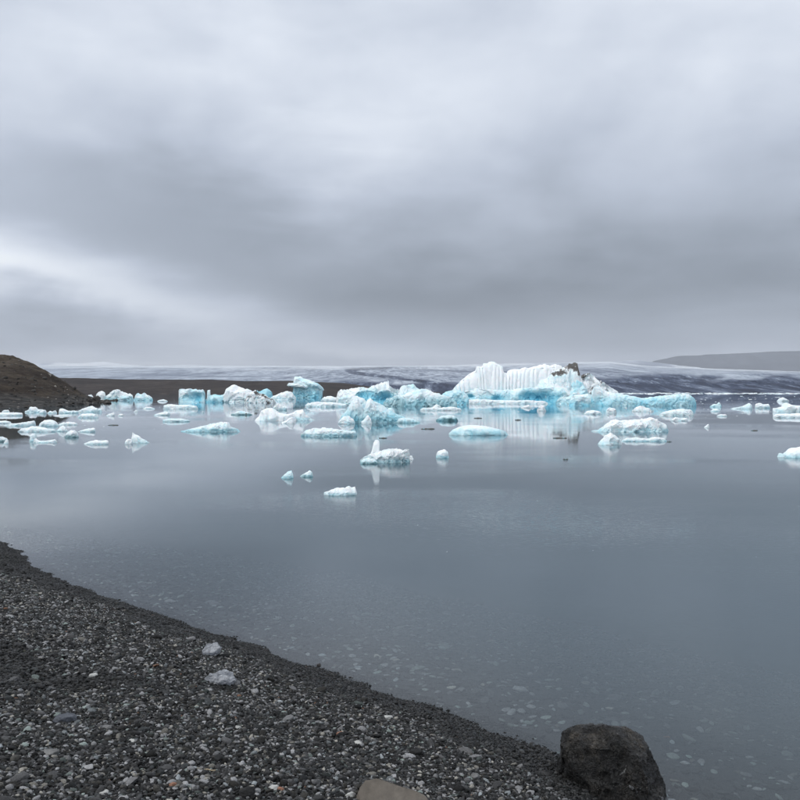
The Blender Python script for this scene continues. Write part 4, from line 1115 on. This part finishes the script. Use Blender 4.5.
# rocks of the headland
def shore_rock(lab, px, base, w, h_, seed):
    D = H * F / (base - HOR)
    s = D / F
    rg = np.random.default_rng(seed)
    pts = rg.normal(size=(22, 3)); pts /= np.linalg.norm(pts, axis=1)[:, None]
    pts = pts / np.abs(pts).max(0) * np.array((w * s / 2, w * s / 2 * .8, h_ * s * .75)) + np.array((0, 0, h_ * s * .25))
    co, f = hull_rock(pts.tolist(), 3, .10, 2.4, seed)
    tag(link('shore_rock', mesh('shore_rock', co, f, M_DROCK, False), None, ((px - 400) * s, D, 0)), lab, 'rock', 'dark rocks on the headland')


for i, a in enumerate([('largest dark rock at the tip of the headland', 97, 402.5, 8, 7), ('low dark rock awash beyond the headland tip', 107, 403.5, 9, 2), ('dark rock left of the largest one on the headland', 89, 403, 7, 6),
                       ('dark rock low on the shore under the hill', 29, 407.6, 11, 3.6), ('small dark rock between the headland tip rocks', 102, 403.2, 4, 2.5), ('flat dark rock right of centre under the hill', 60, 406.4, 6, 2.2)]):
    shore_rock(*a, 500 + i * 3)


def hill_stones():
    rg = np.random.default_rng(77)
    idx = np.flatnonzero(((HT > .03) & (HT < 1.0)).ravel() & (HX.ravel() / HY.ravel() > -.62))
    pick = rg.choice(idx, 900, replace=True)
    p = np.stack([HX.ravel()[pick], HY.ravel()[pick], HZ.ravel()[pick]], 1)
    p[:, :2] += rg.normal(0, .25, (len(p), 2))
    r = np.exp(rg.normal(math.log(.20), .5, len(p))); r = np.minimum(r, .8)
    L = np.exp(rg.normal(math.log(.045), .5, len(p))); pale = rg.random(len(p)) < .13; L[pale] = rg.uniform(.15, .36, pale.sum())
    c = np.stack([L, L * .93, L * .85, L * 0], 1)
    scatter('hill_stones', p, np.stack([rg.normal(0, .3, len(p)), rg.normal(0, .3, len(p)), rg.uniform(0, 6.3, len(p))], 1), np.stack([r, r * .9, r * .9], 1),
            rg.integers(0, len(PROTOS), len(p)), c, PROTOS, label='scattered stones over the brown moraine hill', cat='stones')


hill_stones()

# ------------------------------------------------------------------ haze
def haze():
    x0, x1, y0, y1, z0, z1 = -14600, 14600, -900, 14600, -8.0, 575.0
    v = [(x0, y0, z0), (x1, y0, z0), (x1, y1, z0), (x0, y1, z0), (x0, y0, z1), (x1, y0, z1), (x1, y1, z1), (x0, y1, z1)]
    f = [(0, 3, 2, 1), (4, 5, 6, 7), (0, 1, 5, 4), (1, 2, 6, 5), (2, 3, 7, 6), (3, 0, 4, 7)]
    m = bpy.data.materials.new('haze'); m.use_nodes = True; t = m.node_tree; t.nodes.clear()
    pv = t.nodes.new('ShaderNodeVolumePrincipled'); pv.inputs['Color'].default_value = (.86, .90, .97, 1); pv.inputs['Density'].default_value = 6.0e-5
    pv.inputs['Anisotropy'].default_value = .1
    o = t.nodes.new('ShaderNodeOutputMaterial'); t.links.new(pv.outputs[0], o.inputs['Volume'])
    tag(link('haze', mesh('haze', v, f, m, False)), 'thin pale haze over the far glacier', 'haze', kind='stuff')


haze()
